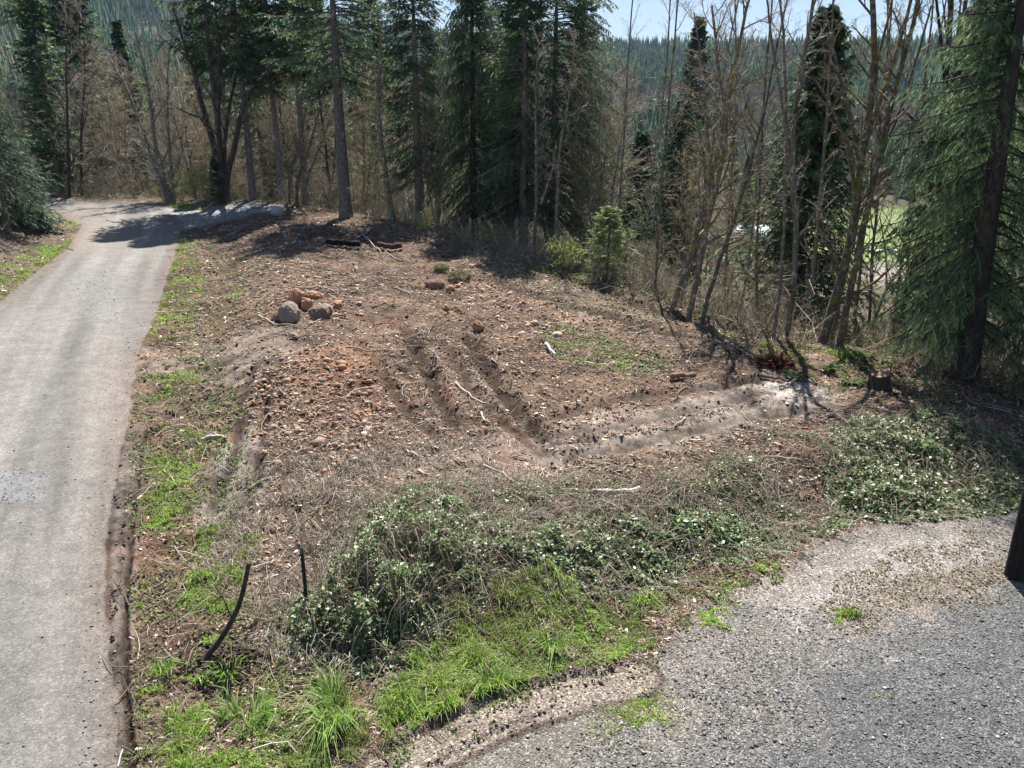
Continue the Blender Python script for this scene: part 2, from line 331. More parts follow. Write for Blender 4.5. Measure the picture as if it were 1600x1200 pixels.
# ------------------------------------------------------------------ the ground sheet, split by surface
def ground():
    a_in = np.arange(-39, 39.01, .068); a_out = np.concatenate([np.arange(-180, -39, 2.35)[0:], ]); a_out2 = np.arange(41, 180, 2.35)
    A = np.radians(np.concatenate([a_out, a_in, a_out2])); nA = len(A)
    r = [.05, 1, 2, 3, 3.6]
    while r[-1] < 62: r.append(r[-1]*1.0046)
    while r[-1] < 4200: r.append(r[-1]*1.02)
    R = np.array(r); nR = len(R)
    X = (R[:, None]*np.sin(A)[None]); Y = (R[:, None]*np.cos(A)[None]); Z = terrain(X.ravel(), Y.ravel()).reshape(X.shape)
    x, y = X.ravel(), Y.ravel(); rr = np.hypot(x, y)
    # colours of the surfaces, plus one painted band of tree shade
    n1 = fbm(x, y, .5, 4, 21); n2 = fbm(x, y, 2.5, 3, 22); n3 = fbm(x, y, .12, 3, 23)
    wob = .12*fbm(x, y, 1.8, 3, 31)
    sR = sdf(x, y, ROAD)+wob*.8; sY = sdf(x, y, YARD)+wob*1.6; sT = sdf(x, y, TURN)+wob*1.5; sE = sdf(x, y, BEYOND)+wob; sB = sdf(x, y, BANKL)
    c = np.zeros((len(x), 3))
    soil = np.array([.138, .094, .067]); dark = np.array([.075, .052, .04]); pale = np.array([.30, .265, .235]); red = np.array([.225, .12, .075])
    c[:] = soil
    c *= (1+.3*n1+.25*n2)[:, None]
    def lay(P, col, amt, w=.6, sc=1.5, seed=50):
        s = sdf(x, y, P); k = sstep(w*.6, -w, s + w*1.1*fbm(x, y, sc, 3, seed))*amt
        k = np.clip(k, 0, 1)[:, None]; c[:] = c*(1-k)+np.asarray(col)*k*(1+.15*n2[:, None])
    lay(px([(880, 690), (1000, 665), (1180, 612), (1260, 612), (1320, 660), (1200, 720), (1040, 740), (880, 760)]), pale*1.05, .6, .9, 2.2, 51)
    lay(px([(1175, 622), (1250, 618), (1290, 640), (1230, 660)]), (.50, .47, .44), .6, .7, 3, 52)
    lay(px([(440, 560), (600, 570), (620, 660), (540, 670), (430, 620)]), red, .7, .8, 1.2, 53)
    lay(px([(540, 600), (640, 620), (600, 690), (500, 680)]), red*.9, .5, .6, 1.5, 54)
    lay(px([(215, 540), (480, 520), (480, 600), (370, 620), (215, 570)]), (.215, .175, .145), .7, .6, 1.2, 55)
    lay(px([(330, 700), (420, 680), (400, 830), (300, 830)]), (.27, .24, .22), .7, .3, 1.5, 56)
    lay(px([(700, 690), (800, 690), (890, 740), (800, 780), (700, 740)]), (.26, .22, .19), .6, .6, 1.2, 57)
    lay(px([(165, 690), (215, 660), (240, 700), (215, 850), (205, 1250), (168, 1250)]), (.13, .11, .095), .8, .12, 2, 58)
    lay(px([(300, 350), (440, 345), (600, 360), (700, 400), (640, 410), (330, 395)]), dark*1.1, .7, 1.2, 1, 59)  # tree shadow along the back of the clearing, painted dark into the soil
    lay(px([(380, 760), (640, 720), (1240, 760), (1230, 860), (900, 960), (500, 1060), (380, 960)]), (.22, .185, .15), .7, .7, 1.2, 60)
    lay(px([(700, 395), (960, 470), (1180, 545), (1300, 580), (1100, 600), (900, 540)]), (.17, .13, .10), .5, 1, 1, 61)
    big = fbm(x, y, .9, 4, 401, .65); sm = fbm(x, y, 3.5, 3, 402, .65); c *= np.clip(1+.9*big+.6*sm, .3, 2.2)[:, None]
    reds = (sstep(.25, .6, fbm(x, y, .45, 3, 403))*.28)[:, None]; c = c*(1-reds)+c*np.array([1.35, .82, .66])*reds
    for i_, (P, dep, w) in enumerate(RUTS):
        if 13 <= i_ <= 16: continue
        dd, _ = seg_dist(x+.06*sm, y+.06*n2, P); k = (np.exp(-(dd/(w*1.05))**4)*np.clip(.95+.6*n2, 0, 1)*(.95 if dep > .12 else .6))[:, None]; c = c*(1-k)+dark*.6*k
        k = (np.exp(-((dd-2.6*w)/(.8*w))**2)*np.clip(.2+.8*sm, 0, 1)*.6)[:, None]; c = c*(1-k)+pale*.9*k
    # road
    ctr = px([(215, 330), (200, 370), (150, 450), (110, 560), (70, 700), (20, 900), (-20, 1200)])
    dc, _ = seg_dist(x, y, ctr); arcc = seg_dist(x, y, ctr)[1]; st = fbm(dc*2.0, arcc*.10, 1, 4, 301); roadc = np.array([.150, .142, .131])*(1+.13*n1+.10*n3+.38*st+.10*n2)[:, None]
    tr = np.exp(-((dc-.95)/.5)**2)+np.exp(-((dc-2.4)/.3)**2)*.4; roadc = roadc*(1+.24*tr-.1*np.exp(-(dc/.4)**2))[:, None]
    roadc = roadc*(1-.16*sstep(-2.0, -.3, sR+.5*n1)[:, None]*np.array([.85, 1, 1.1])); edge = (sstep(-.7, 0, sR)*(.75+.5*n1))[:, None]; roadc = roadc*(1-edge*.65)+np.array([.135, .10, .083])*edge*.65
    for P, col, am, w in ((px([(-60, 745), (30, 735), (68, 745), (60, 775), (-60, 800)]), (.16, .165, .17), .8, .25), (px([(110, 420), (190, 430), (200, 520), (130, 500)]), (.17, .165, .155), .6, .8),
                      (px([(110, 318), (190, 330), (200, 400), (110, 395)]), (.21, .175, .145), .5, .8), (px([(150, 520), (200, 560), (190, 690), (140, 690)]), (.2, .165, .145), .55, .6),
                      (px([(-200, 900), (60, 900), (165, 1000), (180, 1300), (-200, 1300)]), (.135, .13, .12), .6, .8)):
        k = sstep(w, -w, sdf(x, y, P)+w*1.2*n2)*am; roadc = roadc*(1-k[:, None])+np.array(col)*k[:, None]
    k = sstep(.06, -.06, sR)[:, None]; c = c*(1-k)+roadc*k
    yc = np.array([.118, .116, .111])*(1+.35*n1+.25*n3+.2*n2)[:, None]
    for P, col, am, w in ((px([(1020, 1000), (1250, 850), (1520, 790), (1640, 800), (1640, 870), (1450, 960), (1250, 1060), (1000, 1090)]), (.185, .165, .146), .7, .9),
                      (px([(1250, 1075), (1640, 930), (1800, 1250), (1050, 1300)]), (.085, .089, .092), .85, .9),
                      (px([(700, 1205), (900, 1110), (1200, 1090), (1300, 1120), (1000, 1250)]), (.17, .155, .135), .6, .6),
                      (px([(1040, 990), (1180, 930), (1300, 870), (1200, 890), (1060, 950)]), (.16, .13, .105), .7, .35),
                      (px([(1100, 870), (1300, 840), (1520, 830), (1560, 900), (1400, 960), (1250, 960), (1100, 930)]), (.26, .235, .215), .65, .8),
                      (px([(1400, 900), (1560, 880), (1560, 920), (1430, 960), (1290, 990)]), (.15, .125, .10), .75, .35),
                      (px([(640, 1205), (780, 1130), (990, 1058), (1080, 1110), (1000, 1150), (760, 1260)]), (.15, .135, .115), .75, .35),
                      (px([(600, 1200), (760, 1112), (900, 1072), (980, 1060), (900, 1098), (770, 1150), (640, 1230)]), (.21, .18, .155), .9, .12),
                      (px([(930, 1100), (1030, 1090), (1040, 1130), (950, 1150)]), (.13, .14, .05), .7, .3)):
        k = sstep(w, -w, sdf(x, y, P)+w*1.2*n2)*am; yc = yc*(1-k[:, None])+np.array(col)*k[:, None]
    fade = (sstep(-.9, .1, sY)*(.8+.6*n1))[:, None]; yc = yc*(1-fade*.7)+np.array([.15, .12, .095])*fade*.7
    tk = px([(560, 1235), (700, 1155), (800, 1108), (900, 1078), (990, 1058)]); td, ta = seg_dist(x+.03*n2, y+.03*n2, tk)
    kk = (sstep(.44, .34, td))[:, None]; yc = yc*(1-kk)+np.array([.20, .165, .135])*(1+.25*np.sign(np.sin(ta*40))[:, None]*.3+.2*n2[:, None])*kk
    kk = (np.exp(-((td-.43)/.07)**2)*np.clip(.8+.8*n2, 0, 1))[:, None]; yc = yc*(1-kk)+dark*.8*kk
    k = sstep(.25, -.1, sY)[:, None]; c = c*(1-k)+yc*k
    k = sstep(.25, -.25, sT)[:, None]; c = c*(1-k)+np.array([.22, .22, .22])*(1+.2*n2[:, None])*k
    # forest floor, bank, valley, hills
    ff = np.array([.10, .085, .055])*(1+.4*n1)[:, None]; k = sstep(1.2, -1, sE)[:, None]; c = c*(1-k*.9)+ff*k*.9
    k = sstep(.5, -.5, sB)[:, None]; c = c*(1-k)+np.array([.13, .105, .08])*(1+.35*n2)[:, None]*k
    moss = (sstep(.25, .5, fbm(x, y, .7, 3, 77))*sstep(3, 0, np.abs(sE))*.6)[:, None]; c = c*(1-moss)+np.array([.13, .14, .045])*moss
    k = sstep(2, -2, sdf(x, y, FIELD))[:, None]; c = c*(1-k)+np.array([.17, .21, .085])*(1+.2*n3)[:, None]*k
    k = sstep(2, -2, sdf(x, y, BAR))[:, None]; c = c*(1-k)+np.array([.24, .21, .18])*k
    k = sstep(230, 400, rr)[:, None]; c = c*(1-k)+np.array([.045, .055, .03])*k
    # faces by surface
    idx = np.arange(nR*nA).reshape(nR, nA)
    nx = np.roll(idx, -1, 1); F = np.stack([idx[:-1], nx[:-1], nx[1:], idx[1:]], -1).reshape(-1, 4)
    f0 = F[:, 0]
    lab = np.full(len(F), 0); lab[(sE[f0] < 0) | (sB[f0] < 0)] = 4; lab[rr[f0] > 110] = 5
    lab[sdf(x[f0], y[f0], FIELD) < 0] = 6
    lab[sT[f0] < 0] = 3; lab[sY[f0] < 0] = 2; lab[sR[f0] < 0] = 1
    V = np.stack([x, y, Z.ravel()], 1)
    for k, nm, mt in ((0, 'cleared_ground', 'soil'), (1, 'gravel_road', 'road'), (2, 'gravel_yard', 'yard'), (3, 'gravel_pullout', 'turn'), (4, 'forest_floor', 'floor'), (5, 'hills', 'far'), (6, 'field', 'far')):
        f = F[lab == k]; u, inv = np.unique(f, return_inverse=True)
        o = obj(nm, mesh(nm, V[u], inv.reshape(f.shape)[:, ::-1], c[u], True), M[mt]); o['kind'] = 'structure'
ground()

# ------------------------------------------------------------------ scatter on the clearing
def sample(rng, n, r0=5, r1=62, a0=-41, a1=41):
    a = np.radians(rng.uniform(a0, a1, n)); r = r0*(r1/r0)**(rng.random(n)**.9); return r*np.sin(a), r*np.cos(a)
CHIP = np.array([[-1, -.8, -.5], [1, -1, -.4], [.8, 1, -.5], [-.9, .7, -.4], [-.8, -.6, .5], [.7, -.7, .4], [.6, .6, .5], [-.6, .8, .35]])*.5
BOX = np.array([[0, 3, 2, 1], [4, 5, 6, 7], [0, 1, 5, 4], [1, 2, 6, 5], [2, 3, 7, 6], [3, 0, 4, 7]])
OCT = np.array([[1, 0, 0], [-1, .1, .1], [0, 1, -.1], [.1, -1, 0], [0, .1, 1], [0, 0, -1]])*.5
OCTF = np.array([[0, 2, 4], [2, 1, 4], [1, 3, 4], [3, 0, 4], [2, 0, 5], [1, 2, 5], [3, 1, 5], [0, 3, 5]])
SILT = [px([(900, 735), (1000, 715), (1150, 675), (1280, 640), (1300, 655), (1150, 700), (1000, 745), (890, 758)]), px([(1150, 622), (1250, 612), (1290, 640), (1180, 650), (1000, 690), (1000, 670)]), px([(225, 545), (480, 530), (470, 590), (370, 620), (215, 570)]),
        px([(330, 690), (415, 640), (405, 800), (320, 820)]), px([(800, 690), (880, 740), (850, 760), (760, 730)]), px([(168, 690), (215, 660), (236, 700), (212, 850), (203, 1250), (168, 1250)])]
def silty(x, y): return np.minimum.reduce([sdf(x, y, P) for P in SILT])+.45*fbm(x, y, 1.6, 3, 98)
def in_rut(x, y):
    d = np.full(x.shape, 9.)
    for P, dep, w in RUTS[:13]+RUTS[17:]: d = np.minimum(d, seg_dist(x, y, P)[0]/w)
    return d
def on_soil(x, y, marg=0):
    return (sdf(x, y, ROAD) > marg) & (sdf(x, y, YARD) > -.1) & (sdf(x, y, TURN) > 0) & (sdf(x, y, BEYOND) > -2.5)
def debris():
    rng = np.random.default_rng(11)
    x, y = sample(rng, 560000); k = on_soil(x, y, .25); x, y = x[k], y[k]
    dens = .55+.6*fbm(x, y, .45, 3, 91)
    verge = sdf(x, y, px([(205, 560), (330, 560), (400, 830), (300, 1200), (190, 1200)])) < 0
    dens = np.where(verge, dens*.35, dens)*np.where(seg_dist(x, y, px([(560, 1235), (700, 1155), (800, 1108), (900, 1078), (990, 1058)]))[0] < .45, .15, 1); dens = dens*np.where(silty(x, y) < 0, .3, 1)*np.where(in_rut(x, y) < 1.25, .06, 1); k = rng.random(len(x)) < dens; x, y = x[k], y[k]
    z = terrain(x, y); N = len(x); r = np.hypot(x, y)
    mb = MB(); L = np.minimum(rng.lognormal(math.log(.032), .5, N), .10)*(1+r/22)
    sc = np.stack([L, L*rng.uniform(.14, .5, N), L*rng.uniform(.1, .3, N)], 1)
    col = palette(rng, N, [(.42, .32, .235), (.26, .165, .11), (.09, .058, .04), (.60, .52, .44), (.30, .155, .10), (.17, .11, .075)], .3, [.27, .24, .18, .13, .03, .15])
    scat(mb, CHIP, BOX, np.stack([x, y, z+L*.08], 1), rotm(rng, N, .4), sc, col)
    o = mb.build('wood_chips', M['bits']); tag(o, 'brown and tan wood chips and bark littering the cleared ground', 'wood chips', kind='stuff')
    # clods
    x, y = sample(rng, 30000); k = on_soil(x, y, 0); x, y = x[k], y[k]; k = rng.random(len(x)) < .35+.9*fbm(x, y, .8, 3, 93); x, y = x[k], y[k]
    # extra clods beside the ruts
    ex, ey = [], []
    for P, d, w in RUTS[:15]+RUTS[17:]:
        for i in range(len(P)-1):
            n = int(math.hypot(P[i+1][0]-P[i][0], P[i+1][1]-P[i][1])*(26 if w > .07 else 40)); t = rng.random(n)
            nx_, ny_ = -(P[i+1][1]-P[i][1]), P[i+1][0]-P[i][0]; l = math.hypot(nx_, ny_)+1e-6; q = rng.choice([-1, 1], n)*rng.uniform(.5, 2.4, n)*np.maximum(w, .09)
            ex.append(P[i][0]+(P[i+1][0]-P[i][0])*t+nx_/l*q); ey.append(P[i][1]+(P[i+1][1]-P[i][1])*t+ny_/l*q)
    x = np.concatenate([x]+ex); y = np.concatenate([y]+ey); z = terrain(x, y); N = len(x); mb = MB(); kk = (sdf(x, y, ROAD) > .02) & ((silty(x, y) > 0) | (rng.random(len(x)) < .15)); x, y, z = x[kk], y[kk], z[kk]; N = len(x); L = np.minimum(rng.lognormal(math.log(.024), .45, N), .05)*(1+np.hypot(x, y)/20)
    scat(mb, CHIP*np.array([.9, .9, .9]), BOX, np.stack([x, y, z+L*.15], 1), rotm(rng, N), L[:, None]*rng.uniform(.6, 1.2, (N, 3)),
         palette(rng, N, [(.10, .07, .052), (.065, .045, .035), (.14, .10, .075)], .25))
    o = mb.build('soil_clods', M['bits']); tag(o, 'dark crumbled soil clods thrown up beside the wheel ruts', 'soil clods', kind='stuff')
    # twigs
    x, y = sample(rng, 95000); k = on_soil(x, y, .2); x, y = x[k], y[k]; k = rng.random(len(x)) < (.6+.8*fbm(x, y, .35, 3, 95))*np.where(silty(x, y) < 0, .15, 1)*np.where(in_rut(x, y) < 1.2, .1, 1); x, y = x[k], y[k]; N = len(x)
    a = rng.uniform(0, 2*math.pi, N); L = np.minimum(rng.lognormal(math.log(.17), .6, N), .55)*(1+np.hypot(x, y)/22); K = 4; s = np.linspace(-.5, .5, K)
    bend = rng.normal(0, .12, (N, 1))*L[:, None]
    X = x[:, None]+np.cos(a)[:, None]*L[:, None]*s-np.sin(a)[:, None]*bend*(1-4*s**2); Y = y[:, None]+np.sin(a)[:, None]*L[:, None]*s+np.cos(a)[:, None]*bend*(1-4*s**2)
    Z = terrain(X.ravel(), Y.ravel()).reshape(N, K)+.015+np.abs(rng.normal(0, .03, (N, K))); rad = (L*.011*rng.uniform(.5, 1.5, N))[:, None]*np.linspace(1, .5, K)
    V, F = tubes(np.stack([X, Y, Z], 2), rad, 3); mb = MB()
    mb.add(V, F, np.repeat(palette(rng, N, [(.34, .29, .24), (.22, .16, .12), (.47, .43, .38), (.13, .095, .07)], .2, [.3, .35, .12, .23]), K*3, 0))
    o = mb.build('twig_litter', M['bits']); tag(o, 'thin broken twigs scattered across the cleared ground', 'twigs', kind='stuff')
    # rubble
    mb = MB()
    for P, n, cols, s0 in ((px([(400, 620), (560, 600), (620, 660), (560, 770), (430, 780), (395, 700)]), 800, [(.30, .15, .09), (.34, .22, .15), (.22, .15, .12), (.40, .30, .24)], .085),
                       (px([(230, 540), (440, 500), (560, 540), (520, 590), (400, 590), (240, 580)]), 330, [(.24, .19, .16), (.34, .27, .22), (.16, .12, .10)], .07),
                       (px([(680, 430), (760, 440), (880, 540), (820, 560), (740, 500)]), 260, [(.34, .19, .12), (.4, .28, .22)], .12),
                       (px([(400, 430), (560, 430), (600, 520), (430, 530)]), 240, [(.34, .22, .15), (.4, .33, .28)], .10)):
        xs = np.array([p[0] for p in P]); ys = np.array([p[1] for p in P])
        x = rng.uniform(xs.min(), xs.max(), n*3); y = rng.uniform(ys.min(), ys.max(), n*3); k = (sdf(x, y, P)+.5*fbm(x, y, .8, 3, 97) < 0); x, y = x[k][:n], y[k][:n]; N = len(x)
        L = rng.lognormal(math.log(s0), .4, N); scat(mb, CHIP, BOX, np.stack([x, y, terrain(x, y)+L*.15], 1), rotm(rng, N, .5), L[:, None]*rng.uniform(.5, 1.2, (N, 3)), palette(rng, N, cols, .2))
    o = mb.build('rubble', M['stones']); tag(o, 'orange and grey broken stone rubble around the red dirt mound', 'rubble', kind='stuff')
    # yard and road pebbles
    x, y = sample(rng, 150000, 5, 32, -30, 41); sY = sdf(x, y, YARD); dirt = np.minimum.reduce([seg_dist(x, y, px([(560, 1235), (700, 1155), (800, 1108), (900, 1078), (990, 1058)]))[0]-.5]+[sdf(x, y, px(q)) for q in ([(1100, 870), (1300, 840), (1520, 830), (1560, 900), (1400, 960), (1250, 960), (1100, 930)], [(640, 1205), (780, 1130), (990, 1058), (1080, 1110), (1000, 1150), (760, 1260)])])+.9*fbm(x, y, .8, 3, 96); k = (sY < .3) & (rng.random(len(x)) < (.75+.5*fbm(x, y, .6, 3, 99))*np.where(dirt < 0, .25, 1)); x, y = x[k], y[k]; N = len(x); L = rng.lognormal(math.log(.021), .4, N)*(1+np.hypot(x, y)/45)
    mb = MB(); scat(mb, OCT, OCTF, np.stack([x, y, terrain(x, y)+L*.12], 1), rotm(rng, N, .3), L[:, None]*rng.uniform(.6, 1.2, (N, 3))*[1.1, 1.1, .5], palette(rng, N, [(.145, .145, .143), (.10, .102, .103), (.23, .23, .225), (.40, .395, .385)], .25, [.42, .22, .28, .08]))
    o = mb.build('loose_gravel', M['pebbles']); tag(o, 'grey crushed rock spread over the gravel yard', 'gravel', kind='stuff')
    mb = MB(); x, y = sample(rng, 40000, 5, 60, -41, -10); sR = sdf(x, y, ROAD); P = px([(-60, 745), (30, 735), (68, 745), (60, 775), (-60, 800)]); P2 = px([(110, 420), (190, 430), (200, 520), (130, 500)])
    pr = .025+1.0*(sdf(x, y, P) < .1)+.3*(sdf(x, y, P2) < .2)+.25*sstep(-.8, 0, sR); pr = pr*(sR < .1)+(sdf(x, y, TURN) < .2)*1.0; k = rng.random(len(x)) < pr; x, y = x[k], y[k]
    x2, y2 = sample(rng, 3000, 6, 13, -41, -24); q = sdf(x2, y2, P) < .0; x = np.concatenate([x, x2[q]]); y = np.concatenate([y, y2[q]])
    N = len(x); L = rng.lognormal(math.log(.021), .4, N)*(1+np.hypot(x, y)/50); scat(mb, OCT, OCTF, np.stack([x, y, terrain(x, y)+L*.15], 1), rotm(rng, N, .3), L[:, None]*rng.uniform(.6, 1.2, (N, 3))*[1.1, 1.1, .5], palette(rng, N, [(.17, .16, .15), (.24, .225, .205), (.12, .115, .11), (.34, .32, .29)], .2))
    o = mb.build('road_gravel', M['pebbles']); tag(o, 'loose grey gravel lying on the dirt road and pullout', 'gravel', kind='stuff')
debris()

# ------------------------------------------------------------------ grass
def blades(mb, x, y, rng, L, w, lean=.5, cols=((.24, .42, .055), (.33, .51, .08), (.14, .29, .04), (.42, .44, .18)), z=None, out=None, wts=None, tone=None):
    N = len(x); z = terrain(x, y) if z is None else z
    a = rng.uniform(0, 2*math.pi, N); h = L*rng.uniform(.5, 1.2, N); b = rng.uniform(0, 2*math.pi, N) if out is None else out
    ln = np.abs(rng.normal(0, lean, N)) if out is None else lean*rng.uniform(.5, 1.3, N)
    d = np.stack([np.cos(b), np.sin(b), 0*b], 1)*ln[:, None]; up = np.array([0, 0, 1.])
    s = np.stack([np.cos(a), np.sin(a), 0*a], 1)*(w*rng.uniform(.6, 1.3, N))[:, None]
    p0 = np.stack([x, y, z-.01], 1); p1 = p0+(d*.35+up*.6)*h[:, None]; p2 = p0+(d*1.0+up*np.maximum(.92-ln*.45, .15)[:, None])*h[:, None]
    V = np.stack([p0-s*.5, p0+s*.5, p1+s*.45, p1-s*.45, p2], 1).reshape(-1, 3); i = np.arange(N)[:, None]*5
    c = palette(rng, N, cols, .25, wts)
    if tone is not None: dry = (rng.random(N) < .14+.6*np.clip(-tone, 0, .5)); c[dry] = palette(rng, dry.sum(), [(.42, .36, .22), (.34, .33, .16)], .2); c *= (1+.7*np.clip(tone, -.4, .4))[:, None]
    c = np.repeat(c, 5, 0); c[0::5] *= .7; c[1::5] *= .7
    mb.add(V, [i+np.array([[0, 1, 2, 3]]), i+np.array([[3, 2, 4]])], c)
GR = [  # polygon in pixels, blades, length, noise cut (higher = patchier)
 ([(278, 362), (314, 362), (302, 400), (318, 440), (300, 530), (226, 537), (240, 490), (262, 430)], 26000, .10, -.35),
 ([(240, 480), (330, 400), (420, 470), (380, 520), (300, 540)], 9000, .10, .12),
 ([(-40, 455), (0, 425), (60, 388), (108, 372), (112, 384), (58, 425), (0, 474), (-40, 490)], 14000, .13, -.4),
 ([(70, 322), (110, 330), (128, 350), (118, 368), (90, 345)], 5000, .13, -.3),
 ([(255, 318), (300, 322), (330, 330), (260, 328)], 2500, .14, -.5),
 ([(210, 580), (330, 580), (330, 660), (215, 680)], 9000, .08, .05),
 ([(230, 690), (310, 640), (330, 700), (300, 790), (240, 830), (205, 870)], 12000, .10, -.02),
 ([(215, 760), (290, 740), (320, 790), (260, 830), (215, 830)], 8000, .13, .0),
 ([(300, 830), (400, 810), (420, 870), (360, 900), (300, 930)], 8000, .13, .0),
 ([(215, 900), (330, 880), (390, 900), (400, 1000), (330, 1060), (300, 1200), (205, 1200), (205, 1000)], 34000, .12, .02),
 ([(330, 1050), (420, 1010), (460, 1060), (440, 1110), (620, 1130), (700, 1120), (640, 1180), (560, 1210), (250, 1230), (260, 1120)], 34000, .16, .0),
 ([(600, 1080), (640, 1030), (720, 960), (860, 925), (940, 950), (1020, 985), (1015, 1010), (940, 1050), (860, 1075), (740, 1115), (640, 1165), (590, 1140)], 85000, .20, -.36),
 ([(205, 560), (340, 560), (400, 700), (390, 900), (330, 1000), (300, 1200), (205, 1200), (210, 900)], 26000, .07, .16),
 ([(230, 540), (330, 380), (420, 430), (420, 520), (330, 560)], 6000, .07, .2),
 ([(1020, 900), (1260, 850), (1240, 900), (1100, 1010), (1000, 1010)], 5000, .08, .2),
 ([(980, 930), (1020, 925), (1040, 950), (1000, 962), (975, 950)], 3500, .15, -.4),
 ([(1075, 950), (1120, 945), (1150, 985), (1130, 1005), (1100, 995)], 2500, .08, .05),
 ([(1100, 900), (1150, 880), (1180, 900), (1140, 930), (1100, 920)], 4500, .14, -.1),
 ([(1175, 885), (1215, 880), (1212, 908), (1185, 905)], 1800, .13, -.1),
 ([(850, 540), (900, 540), (960, 580), (1030, 605), (1000, 622), (930, 600), (870, 570)], 12000, .09, .05),
 ([(780, 535), (830, 535), (830, 550), (790, 550)], 1600, .09, 0),
 ([(560, 370), (620, 372), (680, 400), (600, 395)], 2500, .14, .1),
 ([(1180, 555), (1400, 570), (1420, 600), (1250, 610), (1170, 590)], 7000, .16, .1),
 ([(1560, 770), (1600, 765), (1600, 790), (1570, 790)], 1200, .14, -.1),
 ([(1440, 650), (1560, 690), (1600, 720), (1500, 690)], 3000, .12, .15),
 ([(930, 1085), (1050, 1080), (1060, 1140), (950, 1150)], 3500, .05, .0),
 ([(1300, 950), (1340, 950), (1340, 975), (1300, 975)], 500, .09, -.3),
 ([(1350, 1085), (1400, 1085), (1400, 1110), (1350, 1110)], 400, .07, -.2),
 ([(1490, 890), (1560, 885), (1560, 915), (1500, 915)], 1300, .09, -.1),
 ([(1500, 925), (1570, 925), (1560, 945), (1500, 945)], 900, .08, -.1),
 ([(1400, 830), (1560, 830), (1560, 960), (1380, 980)], 1300, .06, .3),
 ([(1100, 950), (1500, 950), (1450, 1150), (1100, 1150)], 1500, .05, .42),
 ([(640, 1150), (800, 1130), (900, 1110), (820, 1150), (680, 1215)], 2500, .06, .25),
]
TRK = px([(560, 1235), (700, 1155), (800, 1108), (900, 1078), (990, 1058)])
def grass():
    rng = np.random.default_rng(5); mb = MB()
    for P, n, L, cut in GR:
        P = px(P); xs = [p[0] for p in P]; ys = [p[1] for p in P]; m = n*3
        x = rng.uniform(min(xs), max(xs), m); y = rng.uniform(min(ys), max(ys), m)
        s = sdf(x, y, P); nn = fbm(x, y, 1.5, 4, 71, .6)
        n2 = fbm(x, y, 5, 3, 72, .6); k = (s+.45*nn+.25*n2 < .05) & (nn+.45*n2 > cut+.15); k &= (sdf(x, y, ROAD) > .05) & (seg_dist(x, y, TRK)[0] > .42); x, y, nn = x[k][:n], y[k][:n], nn[k][:n]
        big = fbm(x, y, .8, 3, 171); q = rng.random(len(x)) < .8+1.3*fbm(x, y, 1.7, 3, 172); x, y, nn, big = x[q], y[q], nn[q], big[q]
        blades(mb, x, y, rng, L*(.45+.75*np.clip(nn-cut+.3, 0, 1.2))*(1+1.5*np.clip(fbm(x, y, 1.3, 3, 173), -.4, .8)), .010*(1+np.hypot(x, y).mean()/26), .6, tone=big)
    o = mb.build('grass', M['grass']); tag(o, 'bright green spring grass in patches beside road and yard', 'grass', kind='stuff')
    # sparse weeds over the verge and brown dead grass by the brambles
    mb = MB(); P = px([(380, 740), (640, 700), (900, 800), (1240, 740), (1340, 800), (1260, 860), (1080, 900), (900, 960), (560, 1060), (400, 1010), (330, 900)])
    xs = [p[0] for p in P]; ys = [p[1] for p in P]; x = rng.uniform(min(xs), max(xs), 90000); y = rng.uniform(min(ys), max(ys), 90000)
    k = (sdf(x, y, P)+.6*fbm(x, y, .9, 3, 73) < 0) & (fbm(x, y, 1.3, 3, 74) > -.15) & (sdf(x, y, YARD) > -.2); k &= (sdf(x, y, px([(380, 760), (600, 740), (700, 860), (560, 1060), (400, 1010), (340, 900)])) < .2) | (rng.random(len(x)) < .3); x, y = x[k][:15000], y[k][:15000]
    blades(mb, x, y, rng, .26, .009, 1.0, ((.36, .31, .24), (.26, .21, .16), (.46, .42, .36), (.16, .12, .09)))
    o = mb.build('dead_grass', M['dry']); tag(o, 'matted tan dead grass and stems around the brambles', 'dead grass', kind='stuff')
    # weedy greens over the clearing
    mb = MB(); x, y = sample(rng, 60000, 8, 60); k = on_soil(x, y, .1) & (fbm(x, y, .7, 4, 76) > .22); x, y = x[k], y[k]
    blades(mb, x, y, rng, .08, .012, .9, ((.20, .27, .07), (.28, .29, .12), (.14, .20, .05)), )
    o = mb.build('weeds', M['grass']); tag(o, 'sparse low green weeds sprouting on the bare soil', 'weeds', kind='stuff')
def leafs(mb, pos, nrmv, rng, size, cols, w=None):
    N = len(pos); t = nrm(np.cross(nrmv, rng.normal(size=(N, 3)))); b = np.cross(nrmv, t); s = (size*rng.uniform(.6, 1.25, N))[:, None]
    V = np.stack([pos-t*s*.5, pos+b*s*.36-nrmv*s*.05, pos+t*s*.6-nrmv*s*.12, pos-b*s*.36-nrmv*s*.05], 1).reshape(-1, 3)
    F = np.arange(N)[:, None]*4+np.array([[0, 1, 2, 3]]); mb.add(V, F, np.repeat(palette(rng, N, cols, .3, w), 4, 0))
